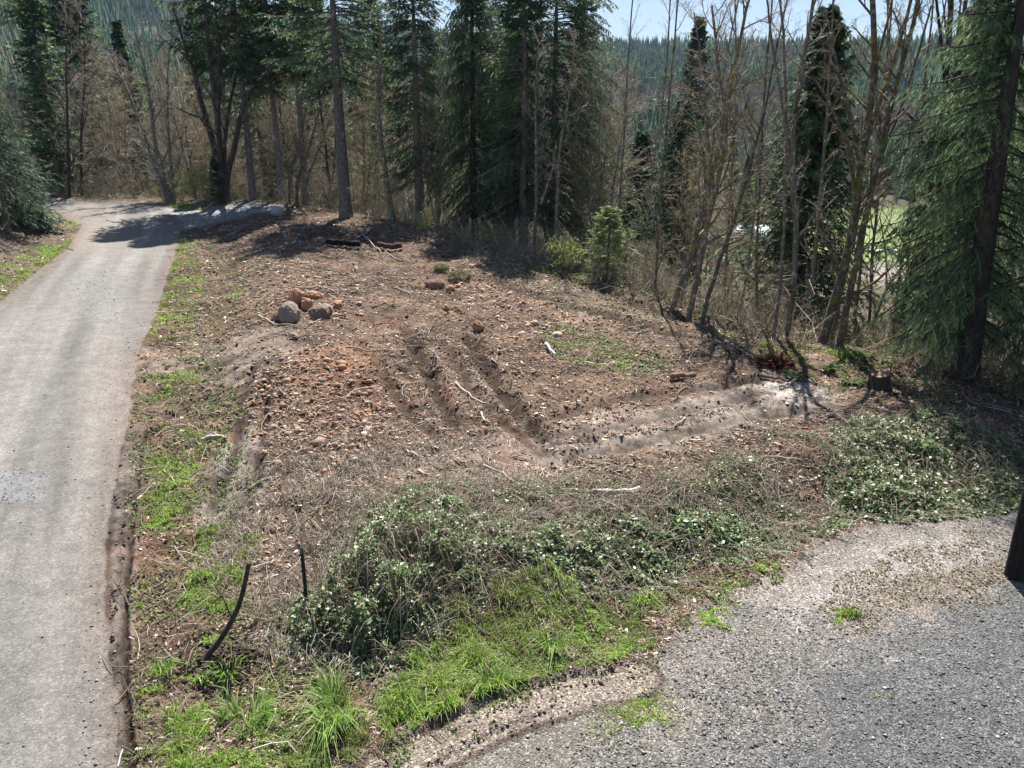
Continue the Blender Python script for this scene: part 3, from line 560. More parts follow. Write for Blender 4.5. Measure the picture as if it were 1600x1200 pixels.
def low_weeds():
    rng = np.random.default_rng(15); mb = MB()
    for P, n, cut in (([(205, 560), (340, 560), (400, 700), (400, 900), (470, 1040), (620, 1130), (560, 1230), (205, 1230), (200, 900)], 26000, .0), ([(560, 1100), (760, 1010), (940, 950), (1080, 900), (1240, 860), (1220, 890), (1060, 1000), (760, 1130), (600, 1200)], 14000, .0),
                      ([(240, 540), (330, 380), (430, 430), (420, 520), (330, 560)], 6000, .1), ([(820, 530), (900, 530), (1060, 600), (1020, 630), (880, 590)], 7000, -.05), ([(1100, 540), (1400, 590), (1560, 680), (1300, 640)], 7000, .05), ([(700, 400), (960, 470), (1180, 560), (900, 540)], 9000, .15)):
        P = px(P); xs = [p[0] for p in P]; ys = [p[1] for p in P]; x = rng.uniform(min(xs), max(xs), n*3); y = rng.uniform(min(ys), max(ys), n*3)
        k = (sdf(x, y, P)+.3*fbm(x, y, 2, 2, 61) < 0) & (fbm(x, y, 1.9, 4, 62, .65) > cut) & (sdf(x, y, ROAD) > .05); x, y = x[k][:n], y[k][:n]
        leafs(mb, np.stack([x, y, terrain(x, y)+rng.uniform(.005, .06, len(x))], 1), nrm(rng.normal(0, .45, (len(x), 3))+[0, 0, 1]), rng, .035*(1+np.hypot(x, y)/30), [(.15, .22, .06), (.22, .28, .09), (.10, .15, .045), (.28, .27, .13), (.17, .14, .08)], [.3, .25, .2, .13, .12])
    for P, n, sz in (([(1380, 840), (1560, 830), (1570, 950), (1400, 975), (1290, 990), (1330, 900)], 2600, .05), ([(1030, 900), (1260, 840), (1240, 880), (1120, 960), (1010, 1060), (980, 1040)], 2200, .05), ([(900, 1070), (1300, 1000), (1400, 1100), (900, 1180)], 500, .04)):
        P = px(P); xs = [p[0] for p in P]; ys = [p[1] for p in P]; x = rng.uniform(min(xs), max(xs), n*3); y = rng.uniform(min(ys), max(ys), n*3)
        k = (sdf(x, y, P)+.8*fbm(x, y, 1.2, 3, 63) < 0) & (fbm(x, y, 2.5, 3, 64) > -.05); x, y = x[k][:n], y[k][:n]
        leafs(mb, np.stack([x, y, terrain(x, y)+rng.uniform(.005, .03, len(x))], 1), nrm(rng.normal(0, .5, (len(x), 3))+[0, 0, 1]), rng, sz, [(.24, .18, .12), (.36, .29, .21), (.14, .10, .07), (.20, .24, .08), (.46, .40, .32)], [.3, .2, .2, .2, .1])
    o = mb.build('low_weeds', M['grass']); tag(o, 'low broad leaved weeds creeping over the soil of the verge', 'weeds', kind='stuff')
def tuft(label, u, v, L, n, seed, cols=((.15, .30, .05), (.22, .38, .07), (.28, .36, .13), (.42, .38, .2))):
    rng = np.random.default_rng(seed); p = at(u, v); mb = MB(); n = int(n*.8); a = rng.uniform(0, 2*math.pi, n); ce = rng.normal(0, .13*L/.5, (6, 2))[rng.integers(0, 6, n)]; r = rng.random(n)**.5*.10*L/.5
    x_, y_ = r*np.cos(a)+ce[:, 0], r*np.sin(a)+ce[:, 1]; a = np.arctan2(y_, x_)+rng.normal(0, .9, n)
    blades(mb, x_, y_, rng, L*rng.uniform(.45, 1.1, n), .014, .8*rng.choice([.5, 1, 1.5], n), cols, z=np.zeros(n), out=a, wts=[.35, .3, .2, .15])
    o = mb.build('grass_tuft', M['grass']); o.location = p; tag(o, label, 'grass tuft', 'long bladed grass tufts in the foreground')
low_weeds(); grass()
tuft('arching grass tuft, lower left of the dirt hole', 388, 1130, .55, 420, 1)
tuft('largest arching grass tuft with yellowing blades, under the brambles', 535, 1125, .72, 800, 2)
tuft('small grass tuft just below the bent stem', 362, 1060, .40, 260, 3)
tuft('lone grass tuft on bare soil by the road rut', 252, 1050, .33, 180, 4)
tuft('grass tuft in the middle of the bright lawn patch', 862, 1015, .42, 380, 5)
tuft('grass tuft near the lawn patch edge above the tyre track', 770, 1075, .40, 340, 6)
tuft('grass tuft against the lower brambles at the left lawn edge', 655, 1075, .40, 300, 7)

# ------------------------------------------------------------------ brambles
def bramble(name, label, P, n, hgt, seed, canes, leafsz=.06, cut=-.3):
    rng = np.random.default_rng(seed); P = px(P); xs = [p[0] for p in P]; ys = [p[1] for p in P]
    x = rng.uniform(min(xs), max(xs), n*3); y = rng.uniform(min(ys), max(ys), n*3); s = -sdf(x, y, P)+.35*fbm(x, y, 1.2, 3, seed)
    k = (s > 0) & (fbm(x, y, 1.0, 3, seed+3) > cut-.45*rng.random(len(x))); x, y, s = x[k][:n], y[k][:n], s[k][:n]
    top = hgt(x, y)*sstep(0, .8, s)*np.maximum(.12, .72+.85*fbm(x, y, 1.1, 4, seed+1, .6)+.3*fbm(x, y, 4, 2, seed+2))
    z0 = terrain(x, y); q = rng.random(len(x)); z = z0+np.maximum(.03, top*(1-.7*q*q))+rng.normal(0, .02, len(x))
    leafsz = leafsz*rng.choice([.7, 1, 1.35], len(x)); mb = MB(); nv = nrm(np.stack([rng.normal(0, .6, len(x)), rng.normal(-.05, .6, len(x)), np.ones(len(x))], 1))
    leafs(mb, np.stack([x, y, z], 1), nv, rng, leafsz, ((.13, .20, .07), (.19, .27, .10), (.075, .12, .045), (.33, .33, .18), (.28, .20, .13)), [.38, .28, .2, .08, .06])
    root = mb.build(name, M['leaf']); tag(root, label, 'brambles', kind='stuff')
    i = rng.integers(0, len(x), canes); N = canes; a = rng.uniform(0, 2*math.pi, N); L = rng.uniform(.4, 1.3, N); K = 6; t = np.linspace(0, 1, K)
    tp = np.maximum(hgt(x[i], y[i])*sstep(0, .8, s[i]), .1)
    X = x[i][:, None]+np.cos(a)[:, None]*L[:, None]*t; Y = y[i][:, None]+np.sin(a)[:, None]*L[:, None]*t
    Z = terrain(X.ravel(), Y.ravel()).reshape(N, K)+tp[:, None]*rng.uniform(.7, 1.5, (N, 1))*(3.4*t*(1-t))[None]+.02; R = .005*rng.uniform(.7, 1.4, (N, 1))*np.linspace(1, .5, K)
    V, F = tubes(np.stack([X, Y, Z], 2), R, 3); m2 = MB(); m2.add(V, F, np.repeat(palette(rng, N, [(.33, .27, .22), (.2, .12, .09), (.42, .37, .31), (.24, .19, .13)], .2), K*3, 0))
    m2.build('canes', M['dry'], root)
h1 = lambda x, y: .22+.72*np.exp(-((x-TB[0])**2/3.2+(y-TB[1])**2/5.5))
TB = px([(600, 985)])[0]
bramble('bramble_thicket', 'leafy bramble thicket between cleared soil and grassy yard edge',
        [(540, 850), (640, 790), (760, 835), (870, 850), (1000, 830), (1120, 800), (1240, 790), (1275, 830), (1290, 800), (1330, 815), (1235, 865), (1110, 890), (1030, 930), (940, 948), (800, 945), (720, 1000), (650, 1045), (560, 1075), (480, 1040), (410, 1010), (430, 950), (520, 930)],
        72000, h1, 31, 2000, .062)
bramble('bramble_patch', 'low bramble patch in front of the shaded firs',
        [(1285, 715), (1330, 680), (1450, 672), (1560, 700), (1640, 740), (1640, 790), (1500, 806), (1380, 818), (1300, 808), (1275, 760)],
        30000, lambda x, y: .42+0*x, 32, 1100, .075)
bramble('bramble_runners', 'thin bramble runners creeping up onto the soil',
        [(560, 780), (760, 790), (1000, 790), (1260, 700), (1300, 740), (1240, 800), (900, 860), (600, 860), (480, 900)], 20000, lambda x, y: .2+0*x, 33, 1600, .055, -.05)

# ------------------------------------------------------------------ rocks, sticks, posts and other things
def boulder(label, u, v, sx, sy, sz, seed, col, name='boulder', group=None, rz=None):
    rng = random.Random(seed); import bmesh
    bm = bmesh.new()
    for i in range(17):
        a = rng.uniform(0, 6.283); e = math.asin(rng.uniform(-.8, 1)); q = rng.uniform(.82, 1)
        bm.verts.new((math.cos(a)*math.cos(e)*q*sx/2, math.sin(a)*math.cos(e)*q*sy/2, (math.sin(e)*q+.55)*sz/2*1.25))
    r_ = bmesh.ops.convex_hull(bm, input=bm.verts)
    bmesh.ops.delete(bm, geom=[g for g in set(r_['geom_interior']+r_['geom_unused']) if isinstance(g, bmesh.types.BMVert)], context='VERTS')
    if name == 'boulder':
        bmesh.ops.triangulate(bm, faces=bm.faces); bmesh.ops.subdivide_edges(bm, edges=bm.edges, cuts=5, use_grid_fill=True, smooth=.35)
        bm.normal_update(); co = np.array([bv.co for bv in bm.verts]); m_ = min(sx, sy, sz)
        d1 = fbm(co[:, 0]*1.0+co[:, 2]*.7+seed*3, co[:, 1]-co[:, 2]*.6, 2.2/m_, 4, seed+60, .6); d2 = fbm(co[:, 0]-co[:, 2], co[:, 1]+co[:, 2]*.8+seed, 9/m_, 3, seed+70)
        for bv, a, b in zip(bm.verts, d1, d2): bv.co = bv.co + bv.normal*float(.10*m_*a+.02*m_*b-.02*m_)
    else: bmesh.ops.bevel(bm, geom=list(bm.edges), offset=min(sx, sy, sz)*.02, segments=1, affect='EDGES')
    me = bpy.data.meshes.new(name); bm.to_mesh(me); bm.free()
    ca = me.color_attributes.new('Col', 'FLOAT_COLOR', 'POINT'); n = len(me.vertices)
    co = np.zeros(n*3); me.vertices.foreach_get('co', co); co = co.reshape(-1, 3)
    k = np.clip(.5+1.2*fbm(co[:, 0]+co[:, 2]+seed, co[:, 1]-co[:, 2], 2.5, 3, seed), 0, 1)[:, None]
    cc = np.ones((n, 4)); cc[:, :3] = np.array(col[0])*k+np.array(col[1])*(1-k); ca.data.foreach_set('color', cc.astype(np.float32).ravel())
    o = obj(name, me, M['stones']); p = at(u, v); o.location = (p[0], p[1]+sy*.4, H1(p[0], p[1]+sy*.4)-sz*.12); o.rotation_euler = (0, 0, rng.uniform(0, 6) if rz is None else rz)
    return tag(o, label, 'boulder' if name == 'boulder' else 'stone', group)
OR = ((.40, .22, .12), (.25, .14, .09)); GY = ((.30, .24, .19), (.17, .12, .095)); BR = ((.25, .16, .13), (.2, .11, .08))
g = 'boulders heaped on the cleared ground'
boulder('large rounded grey boulder at the front of the rock heap', 448, 506, 1.05, .9, .85, 1, GY, group=g, rz=.3)
boulder('reddish brown boulder half hidden left of the round grey one', 432, 504, .7, .7, .5, 2, BR, group=g)
boulder('peaked orange boulder at the back left of the rock heap', 461, 481, .75, .7, .85, 3, OR, group=g)
boulder('flat orange boulder at the back of the rock heap', 489, 468, .85, .6, .4, 4, OR, group=g)
boulder('orange boulder in the middle of the rock heap', 477, 486, .75, .6, .55, 5, OR, group=g)
boulder('wedge shaped grey brown boulder right of the rock heap', 502, 499, 1.15, .8, .62, 6, GY, group=g, rz=.2)
boulder('small orange boulder at the right end of the rock heap', 526, 482, .6, .5, .4, 7, OR, group=g)
boulder('lone brown boulder sitting on the crest of the fill', 678, 453, .95, .7, .62, 8, BR, group=g, rz=.1)
boulder('small orange boulder beside the lone brown boulder', 703, 456, .5, .5, .3, 9, OR, group=g)
boulder('orange rock below the crest, beside its smaller twin', 714, 489, .45, .4, .35, 10, OR, group=g)
boulder('small pale orange rock left of the crest rocks', 697, 487, .4, .35, .28, 11, OR, group=g)
boulder('orange rock on the fill slope above the green weeds', 747, 520, .6, .45, .45, 12, OR, group=g)
boulder('pale sharp rock below the rock heap', 457, 530, .4, .35, .35, 13, GY, group=g)
rg = random.Random(4)
for i in range(80):                                       # the bigger stones of the rubble
    z_ = i % 3
    u, v = [(rg.gauss(470, 50), rg.gauss(690, 45)), (rg.gauss(560, 28), rg.gauss(640, 18)), (rg.gauss(400, 110), rg.gauss(575, 22))][z_]
    if u < 225 or v < 535: continue
    s = rg.uniform(.10, .22)
    boulder(['pale broken stone in the stony ground below the red mound', 'orange broken stone on the flank of the red mound', 'grey flat stone pressed into the pale silt by the road'][z_], u, v, s, s*rg.uniform(.6, 1), s*rg.uniform(.35, .7), 100+i,
            [((.36, .26, .20), (.30, .17, .11)), OR, ((.28, .23, .20), (.2, .15, .12))][z_], 'loose_stone', 'loose broken stones on the clearing')
def stick(label, pts, r0, r1, cat='stick', name='stick', mat='bits', col=(.42, .36, .30), lift=.03, group=None, n=6):
    P = [at(u, v) for u, v in pts]; K = 10; t = np.linspace(0, len(P)-1, K); P = np.array(P)
    Q = np.stack([np.interp(t, range(len(P)), P[:, i]) for i in range(3)], 1); Q[:, 2] = np.maximum(terrain(Q[:, 0], Q[:, 1]), Q[:, 2]-.1)+r0+lift
    o0 = Q.mean(0); V, F = tubes((Q-o0)[None], np.linspace(r0, r1, K)[None], n); col = tuple(c*.78 for c in col); mb = MB(); mb.add(V, F, col)
    caps = [np.arange(n)[::-1], np.arange(n)+(K-1)*n]
    for c in caps: mb.F[3].append(np.array([[c[0], c[i], c[i+1]] for i in range(1, n-1)]))
    o = mb.build(name, M[mat]); o.location = o0; return tag(o, label, cat, group)
g = 'broken branches lying on the cleared ground'
stick('pale straight split log lying in front of the ruts', [(926, 774), (1000, 768)], .06, .05, 'log', 'log', col=(.62, .55, .47))
stick('short white splintered plank among the green weeds', [(853, 543), (868, 562)], .06, .03, 'log', 'log', col=(.72, .67, .6), lift=.08)
stick('curved pale branch in front of the rock heap', [(405, 495), (430, 511), (470, 512)], .03, .02, col=(.5, .44, .38), group=g)
stick('bent branch behind the rock heap', [(462, 452), (500, 450), (530, 460)], .04, .03, col=(.4, .33, .29), group=g)
stick('long branch lying across left of the deep rut', [(540, 546), (590, 548), (634, 550)], .03, .02, col=(.38, .32, .27), group=g)
stick('crooked branch lying between the two deep ruts', [(712, 600), (735, 622), (760, 634)], .035, .03, col=(.48, .42, .36), group=g)
stick('short forked branch between the two ruts', [(752, 648), (758, 660), (766, 664)], .03, .02, col=(.55, .5, .45), group=g)
stick('branch lying below the ruts in front of the silt', [(755, 730), (785, 742), (810, 760)], .03, .018, col=(.45, .4, .35), group=g)
stick('leaning pale branch near the stump clearing edge', [(1218, 608), (1242, 597)], .05, .035, col=(.5, .45, .4), group=g)
stick('dark log lying before the mossy maples', [(1188, 590), (1232, 600)], .06, .04, col=(.2, .15, .12), group=g)
stick('brown log on the middle of the cleared slope', [(1048, 594), (1086, 592)], .09, .07, 'log', 'log', col=(.26, .17, .12))
stick('pale stick at the front edge of the silt', [(1190, 718), (1250, 722)], .03, .02, col=(.42, .37, .32), group=g)
stick('long stick beside the right bramble patch', [(1370, 640), (1410, 652), (1440, 654)], .03, .02, col=(.36, .32, .28), group=g)
stick('pale plank flat on the pale silt by the road', [(315, 690), (343, 686)], .05, .05, 'plank', 'plank', col=(.6, .5, .42))
stick('straight stick standing out on the fill crest', [(566, 371), (585, 392), (600, 405)], .03, .02, col=(.5, .45, .42), lift=.2, group=g)
stick('thin pale stick lying on the crest edge of the fill', [(595, 388), (615, 404), (650, 412)], .025, .02, col=(.5, .45, .42), lift=.05, group=g)
stick('rusty brown iron pipe lying at the crest', [(590, 389), (628, 390)], .14, .14, 'pipe', 'pipe', col=(.12, .055, .04), n=12, lift=.1)
stick('black plastic pipe lying at the crest', [(512, 384), (562, 389)], .15, .15, 'pipe', 'pipe', col=(.012, .012, .013), n=12, lift=.1)
stick('mossy fallen log on the woodland edge behind the fir trunks', [(832, 372), (845, 360), (890, 350)], .09, .06, 'log', 'log', 'barkm', lift=.5)
stick('thin white stick on the road edge at the bottom', [(184, 1200), (192, 1172)], .01, .008, col=(.7, .66, .6), lift=0)
rg = random.Random(9)
for i in range(70):
    u = rg.uniform(330, 1300); v = rg.uniform(430, 760)
    if v < 395+(u-600)*.27+60: continue
    a = rg.uniform(-.5, .5)+(math.pi if rg.random() < .5 else 0); L = rg.uniform(18, 45)
    stick('greyish brown branch lying loose on the cleared soil', [(u, v), (u+math.cos(a)*L*.5, v+math.sin(a)*L*.5+rg.uniform(-4, 4)), (u+math.cos(a)*L, v+math.sin(a)*L)], rg.uniform(.015, .035), .01, col=rg.choice([(.42, .36, .3), (.3, .24, .19), (.18, .13, .1), (.5, .45, .4)]), group=g)
# bent stem, steel post, pole
p0 = at(322, 1045); Y0 = p0[1]
Q = np.array([p0+[0, 0, -.1], p0+[.03, .02, .22], pd(341, 1005, Y0+.1), pd(360, 975, Y0+.15), pd(374, 945, Y0+.2), pd(382, 915, Y0+.2), pd(389, 880, Y0+.2)])
t = np.linspace(0, 6, 25); Q = np.stack([np.interp(t, range(7), Q[:, i]) for i in range(3)], 1); Q[1:-1] = (Q[:-2]+Q[1:-1]*2+Q[2:])/4; Q[1:-1] = (Q[:-2]+Q[1:-1]*2+Q[2:])/4
V, F = tubes((Q-p0)[None], np.interp(np.linspace(0, 1, 25), [0, .15, .5, 1], [.10, .05, .04, .032])[None], 9)
root = thing('bent_sapling', 'bent leafless sapling trunk cut off at the top, by the road verge', 'sapling', p0)
obj('trunk', mesh('trunk', V, [F, np.array([[24*9+0, 24*9+i, 24*9+i+1] for i in range(1, 8)])], None, True), M['barkd'], root)
B0 = Q[13]-p0; tw = np.array([[B0, B0+[-.1, 0, .35], B0+[-.22, 0, .62]], [B0+[-.12, 0, .4], B0+[-.24, .05, .3], B0+[-.26, .05, .1]]])
V, F = tubes(tw, np.array([[.012, .009, .005]]*2), 4); obj('twig', mesh('twig', V, F), M['barkd'], root)
mb = MB(); rng = np.random.default_rng(8); n = 900
scat(mb, CHIP, BOX, np.stack([rng.normal(.25, .22, n), rng.normal(.1, .22, n), rng.uniform(-.02, .16, n)], 1), rotm(rng, n), rng.uniform(.02, .10, (n, 3)), palette(rng, n, [(.05, .035, .028), (.09, .065, .05), (.03, .022, .018)], .3))
o = mb.build('soil_heap', M['bits']); o.location = p0; tag(o, 'dark upturned soil heap at the foot of the bent sapling', 'soil heap')
p = at(481, 962); root = thing('steel_post', 'thin dark steel fence post standing in dead grass', 'fence post', p)
mb = MB(); h = 1.25
for x0, x1, y0, y1 in ((-.03, .03, -.005, .005), (-.005, .005, .005, .035)):
    V = np.array([[a, b, c] for c in (-.2, h) for a, b in ((x0, y0), (x1, y0), (x1, y1), (x0, y1))]); mb.add(V, BOX, (.03, .035, .03))
for i in range(18):
    V = np.array([[a, b, c] for c in (.1+i*.06, .12+i*.06) for a, b in ((-.012, -.016), (.012, -.016), (.012, -.005), (-.012, -.005))]); mb.add(V, BOX, (.03, .035, .03))
mb.build('post', M['bits'], root)
V = np.array([[a, .007, c] for a, c in ((-.06, .0), (.06, 0), (.06, .18), (-.06, .18), (-.06, 0), (.06, 0), (.06, .18), (-.06, .18))]); V[4:, 1] += .006
mb = MB(); mb.add(V, BOX, (.03, .035, .03)); mb.build('anchor_plate', M['bits'], root)
p = at(516, 965); stick_p = np.array([[[0, 0, -.1], [.01, 0, .3], [-.01, 0, .55]]]); V, F = tubes(stick_p, np.array([[.022, .018, .014]]), 5)
o = obj('stake', mesh('stake', V, F), M['barkd'], None, p); tag(o, 'short thin wooden stake right of the steel post', 'stake')
# utility pole
p = at(1573, 903); p = np.array([p[0]+.17, p[1]+.05, 0]); p[2] = H1(p[0], p[1])
root = thing('utility_pole', 'dark tarred wooden utility pole at the yard edge', 'utility pole', p)
K = 14; Z = np.linspace(-.3, 9.5, K); V, F = tubes(np.stack([0*Z+.004*Z, 0*Z, Z], 1)[None], np.linspace(.175, .12, K)[None], 20)
obj('pole', mesh('pole', V, F, None, True), M['pole'], root)
V = np.array([[a, b, c] for c in (1.5, 1.62) for a, b in ((-.05, -.19), (.05, -.19), (.05, -.168), (-.05, -.168))]); mb = MB(); mb.add(V, BOX, (.5, .5, .48)); mb.build('tag_plate', M['bits'], root)
# concrete block
p = at(433, 338); mb = MB(); prof = [(-.33, 0), (.33, 0), (.32, .45), (.22, .62), (-.2, .64), (-.3, .5)]
n = 6; V = np.array([[a, b, c] for b in (-.25, .25) for a, c in prof]); F4 = np.array([[i, (i+1) % n, (i+1) % n+n, i+n] for i in range(n)])
F3 = np.array([[0, i+1, i] for i in range(1, n-1)]+[[n, n+i, n+i+1] for i in range(1, n-1)]); mb.add(V, [F4, F3], (.42, .43, .44))
o = mb.build('concrete_block', M['stones']); o.location = p+[0, .1, 0]; tag(o, 'pale grey concrete marker block at the end of the gravel pullout', 'concrete block')
# stump and root ball
def stump(u, v, r, h, label):
    p = at(u, v); root = thing('tree_stump', label, 'stump', p); K = 5; Z = np.array([-.2, .05, .2, h*.7, h]); n = 24; ang = np.arange(n)*2*math.pi/n
    R = np.array([1.5, 1.25, 1.08, 1, .98])*r; V = np.array([[R[k]*(1+.08*math.sin(5*a+k*.3)*(1.5-k*.25))*math.cos(a), R[k]*(1+.08*math.sin(5*a))*math.sin(a), Z[k]+(.05*math.cos(a) if k == 4 else 0)] for k in range(K) for a in ang])
    F = np.array([[k*n+i, k*n+(i+1) % n, (k+1)*n+(i+1) % n, (k+1)*n+i] for k in range(K-1) for i in range(n)]); obj('bark', mesh('bark', V, F), M['barkd'], root)
    col_ = (.25, .17, .11)
    V2 = np.concatenate([V[-n:]*[.96, .96, 1]+[0, 0, .004], [[0, 0, h+.006]]]); F = np.array([[i, (i+1) % n, n] for i in range(n)]); mb = MB(); mb.add(V2, F, col_); mb.build('cut_face', M['bits'], root)
stump(1374, 606, .27, .42, 'freshly cut tree stump at the clearing edge')
p = at(1210, 574); rng = np.random.default_rng(3); root = thing('root_ball', 'reddish upturned root ball lying at the clearing edge', 'root ball', p)
N = 160; K = 5; t = np.linspace(0, 1, K); d = nrm(rng.normal(size=(N, 3))*[1, .7, .6]+[.2, 0, .25]); L = rng.uniform(.25, .7, (N, 1, 1)); d[:10, 2] *= .3; L[:10] = rng.uniform(.6, .9, (10, 1, 1))
P = d[:, None]*t[None, :, None]*L + np.cumsum(rng.normal(0, .035, (N, K, 3)), 1); P[..., 2] = np.abs(P[..., 2])+.05; V, F = tubes(P, np.linspace(.03, .008, K)[None]*rng.uniform(.5, 1.5, (N, 1)), 4)
mb = MB(); mb.add(V, F, (.16, .06, .035)); mb.build('roots', M['bits'], root)
mb = MB(); scat(mb, OCT, OCTF, rng.normal(0, .16, (90, 3))*[1.2, .8, .6]+[0, 0, .2], rotm(rng, 90), rng.uniform(.1, .3, (90, 3)), palette(rng, 90, [(.12, .05, .03), (.07, .035, .025)])); mb.build('soil', M['bits'], root)
for u, v, s, lb in ((718, 436, .5, 'larger rounded clump of pulled grass on the crest'), (690, 424, .35, 'smaller clump of pulled grass left on the crest')):
    rng = np.random.default_rng(u); mb = MB(); n = 900; a = rng.uniform(0, 6.28, n); r = rng.random(n)**.5*s; z = .5*np.sqrt(np.maximum(s*s-r*r, 0))*.9
    blades(mb, r*np.cos(a), r*np.sin(a), rng, .3, .012, 1.1, ((.14, .15, .06), (.2, .19, .1), (.1, .12, .04)), z=z); o = mb.build('grass_clump', M['grass']); o.location = at(u, v); tag(o, lb, 'grass clump')
#@@TREES
# ------------------------------------------------------------------ trees: generators
def grow(P, R, rng, nch, L, ang, t0=.25, K=4, up=.25, wob=.08, rr=.55, t1=1.0, gnarl=0, tp=.35):
    N, KP, _ = P.shape; n = N*nch
    t = (t0+(t1-t0)*((np.arange(nch)[None]+rng.uniform(0, 1, (N, nch)))/nch)).ravel(); pi = np.repeat(np.arange(N), nch)
    f = t*(KP-1); i = np.minimum(f.astype(int), KP-2); w = (f-i)[:, None]
    O = P[pi, i]*(1-w)+P[pi, i+1]*w; r0 = R[pi, i]*(1-w[:, 0])+R[pi, i+1]*w[:, 0]; T = nrm(P[pi, i+1]-P[pi, i])
    side = nrm(np.cross(T, rng.normal(size=(n, 3)))); a = ang*rng.uniform(.65, 1.35, n)[:, None]
    d = nrm(T*np.cos(a)+side*np.sin(a)); Ln = (L*(1-tp*t) if np.isscalar(L) else L[pi]*(1-tp*t))*rng.uniform(.6, 1.25, n)
    Q = np.zeros((n, K, 3)); Q[:, 0] = O; cur = d
    for k in range(1, K):
        cur = nrm(cur+np.array([0, 0, up])/K+rng.normal(0, wob+gnarl, (n, 3))); Q[:, k] = Q[:, k-1]+cur*(Ln/(K-1))[:, None]
    Rc = np.minimum(r0*rr, Ln*.035)[:, None]*np.linspace(1, .35, K)[None]
    return Q, Rc, Ln
def twcol(rng, n, base): return palette(rng, n, base, .2)
GREYT = [(.33, .285, .245), (.17, .14, .115), (.46, .42, .37)]; TANT = [(.38, .31, .20), (.22, .175, .115), (.50, .44, .33)]; MOSST = [(.32, .28, .09), (.23, .19, .09), (.38, .33, .24), (.18, .14, .10)]
def bare_meshes(seed, stems, twigs, cols, n1=16, n2=7, n3=6, n4=0, L1=.25, t0=.25, ang=.8, up=.35, gnarl=.0, rmin=.004, mk=8):
    """stems: list of (K,3) points and radii; returns trunk and crown meshes"""
    rng = np.random.default_rng(seed); tm = MB(); cm = MB()
    for P, R in stems:
        K = 18; t = np.linspace(0, 1, len(P)); q = np.linspace(0, 1, K); P = np.array(P, float); Q = np.stack([np.interp(q, t, P[:, i]) for i in range(3)], 1)
        for _ in range(2): Q[1:-1] = (Q[:-2]+2*Q[1:-1]+Q[2:])/4
        Q[1:] += rng.normal(0, .012*np.linalg.norm(Q[-1]-Q[0])/10, (K-1, 3)); Rr = np.interp(q, np.linspace(0, 1, len(R)), R)
        V, F = tubes(Q[None], Rr[None], mk); V += rng.normal(0, 1, V.shape)*.03*np.repeat(Rr, mk)[:, None]; tm.add(V, F)
        H = np.linalg.norm(Q[-1]-Q[0]); P1, R1, Ln = grow(Q[None], Rr[None], rng, max(3, int(n1*H/14)), H*L1, ang, t0, 6, up, .1, .5, 1, gnarl)
        big = R1[:, 0] > .02
        if big.any(): V, F = tubes(P1[big], np.maximum(R1[big], rmin), 5); tm.add(V, F)
        if (~big).any(): V, F = tubes(P1[~big], np.maximum(R1[~big], rmin), 3); cm.add(V, F, np.repeat(twcol(rng, (~big).sum(), cols), 18, 0))
        P2, R2, L2 = grow(P1, R1, rng, n2, Ln*.45, .75, .2, 5, up*.7, .14, .6, 1, gnarl); V, F = tubes(P2, np.maximum(R2, rmin), 3); cm.add(V, F, np.repeat(twcol(rng, len(P2), cols), 15, 0))
        if n3:
            P3, R3, L3 = grow(P2, R2, rng, n3, L2*.5, .7, .15, 4, .2, .18, .7, 1, gnarl); V, F = tubes(P3, np.maximum(R3, rmin*.8), 3); cm.add(V, F, np.repeat(twcol(rng, len(P3), cols), 12, 0))
        if n4:
            P4, R4, L4 = grow(P3, R3, rng, n4, L3*.5, .7, .2, 3, .1, .2, .8, 1, gnarl); V, F = tubes(P4, np.maximum(R4, rmin*.7), 3); cm.add(V, F, np.repeat(twcol(rng, len(P4), cols), 9, 0))
    return tm.mesh('trunk', True), cm.mesh('crown')
def bare_tree(name, label, loc, seed, stems, tmat, cols, group=None, **k):
    a, b = bare_meshes(seed, stems, 0, cols, **k); root = thing(name, label, 'tree', loc, group=group)
    obj('trunk', a, M[tmat], root); obj('crown', b, M['twig'], root); return root
FIRC = [(.085, .145, .065), (.058, .105, .052), (.13, .18, .075), (.062, .118, .07)]
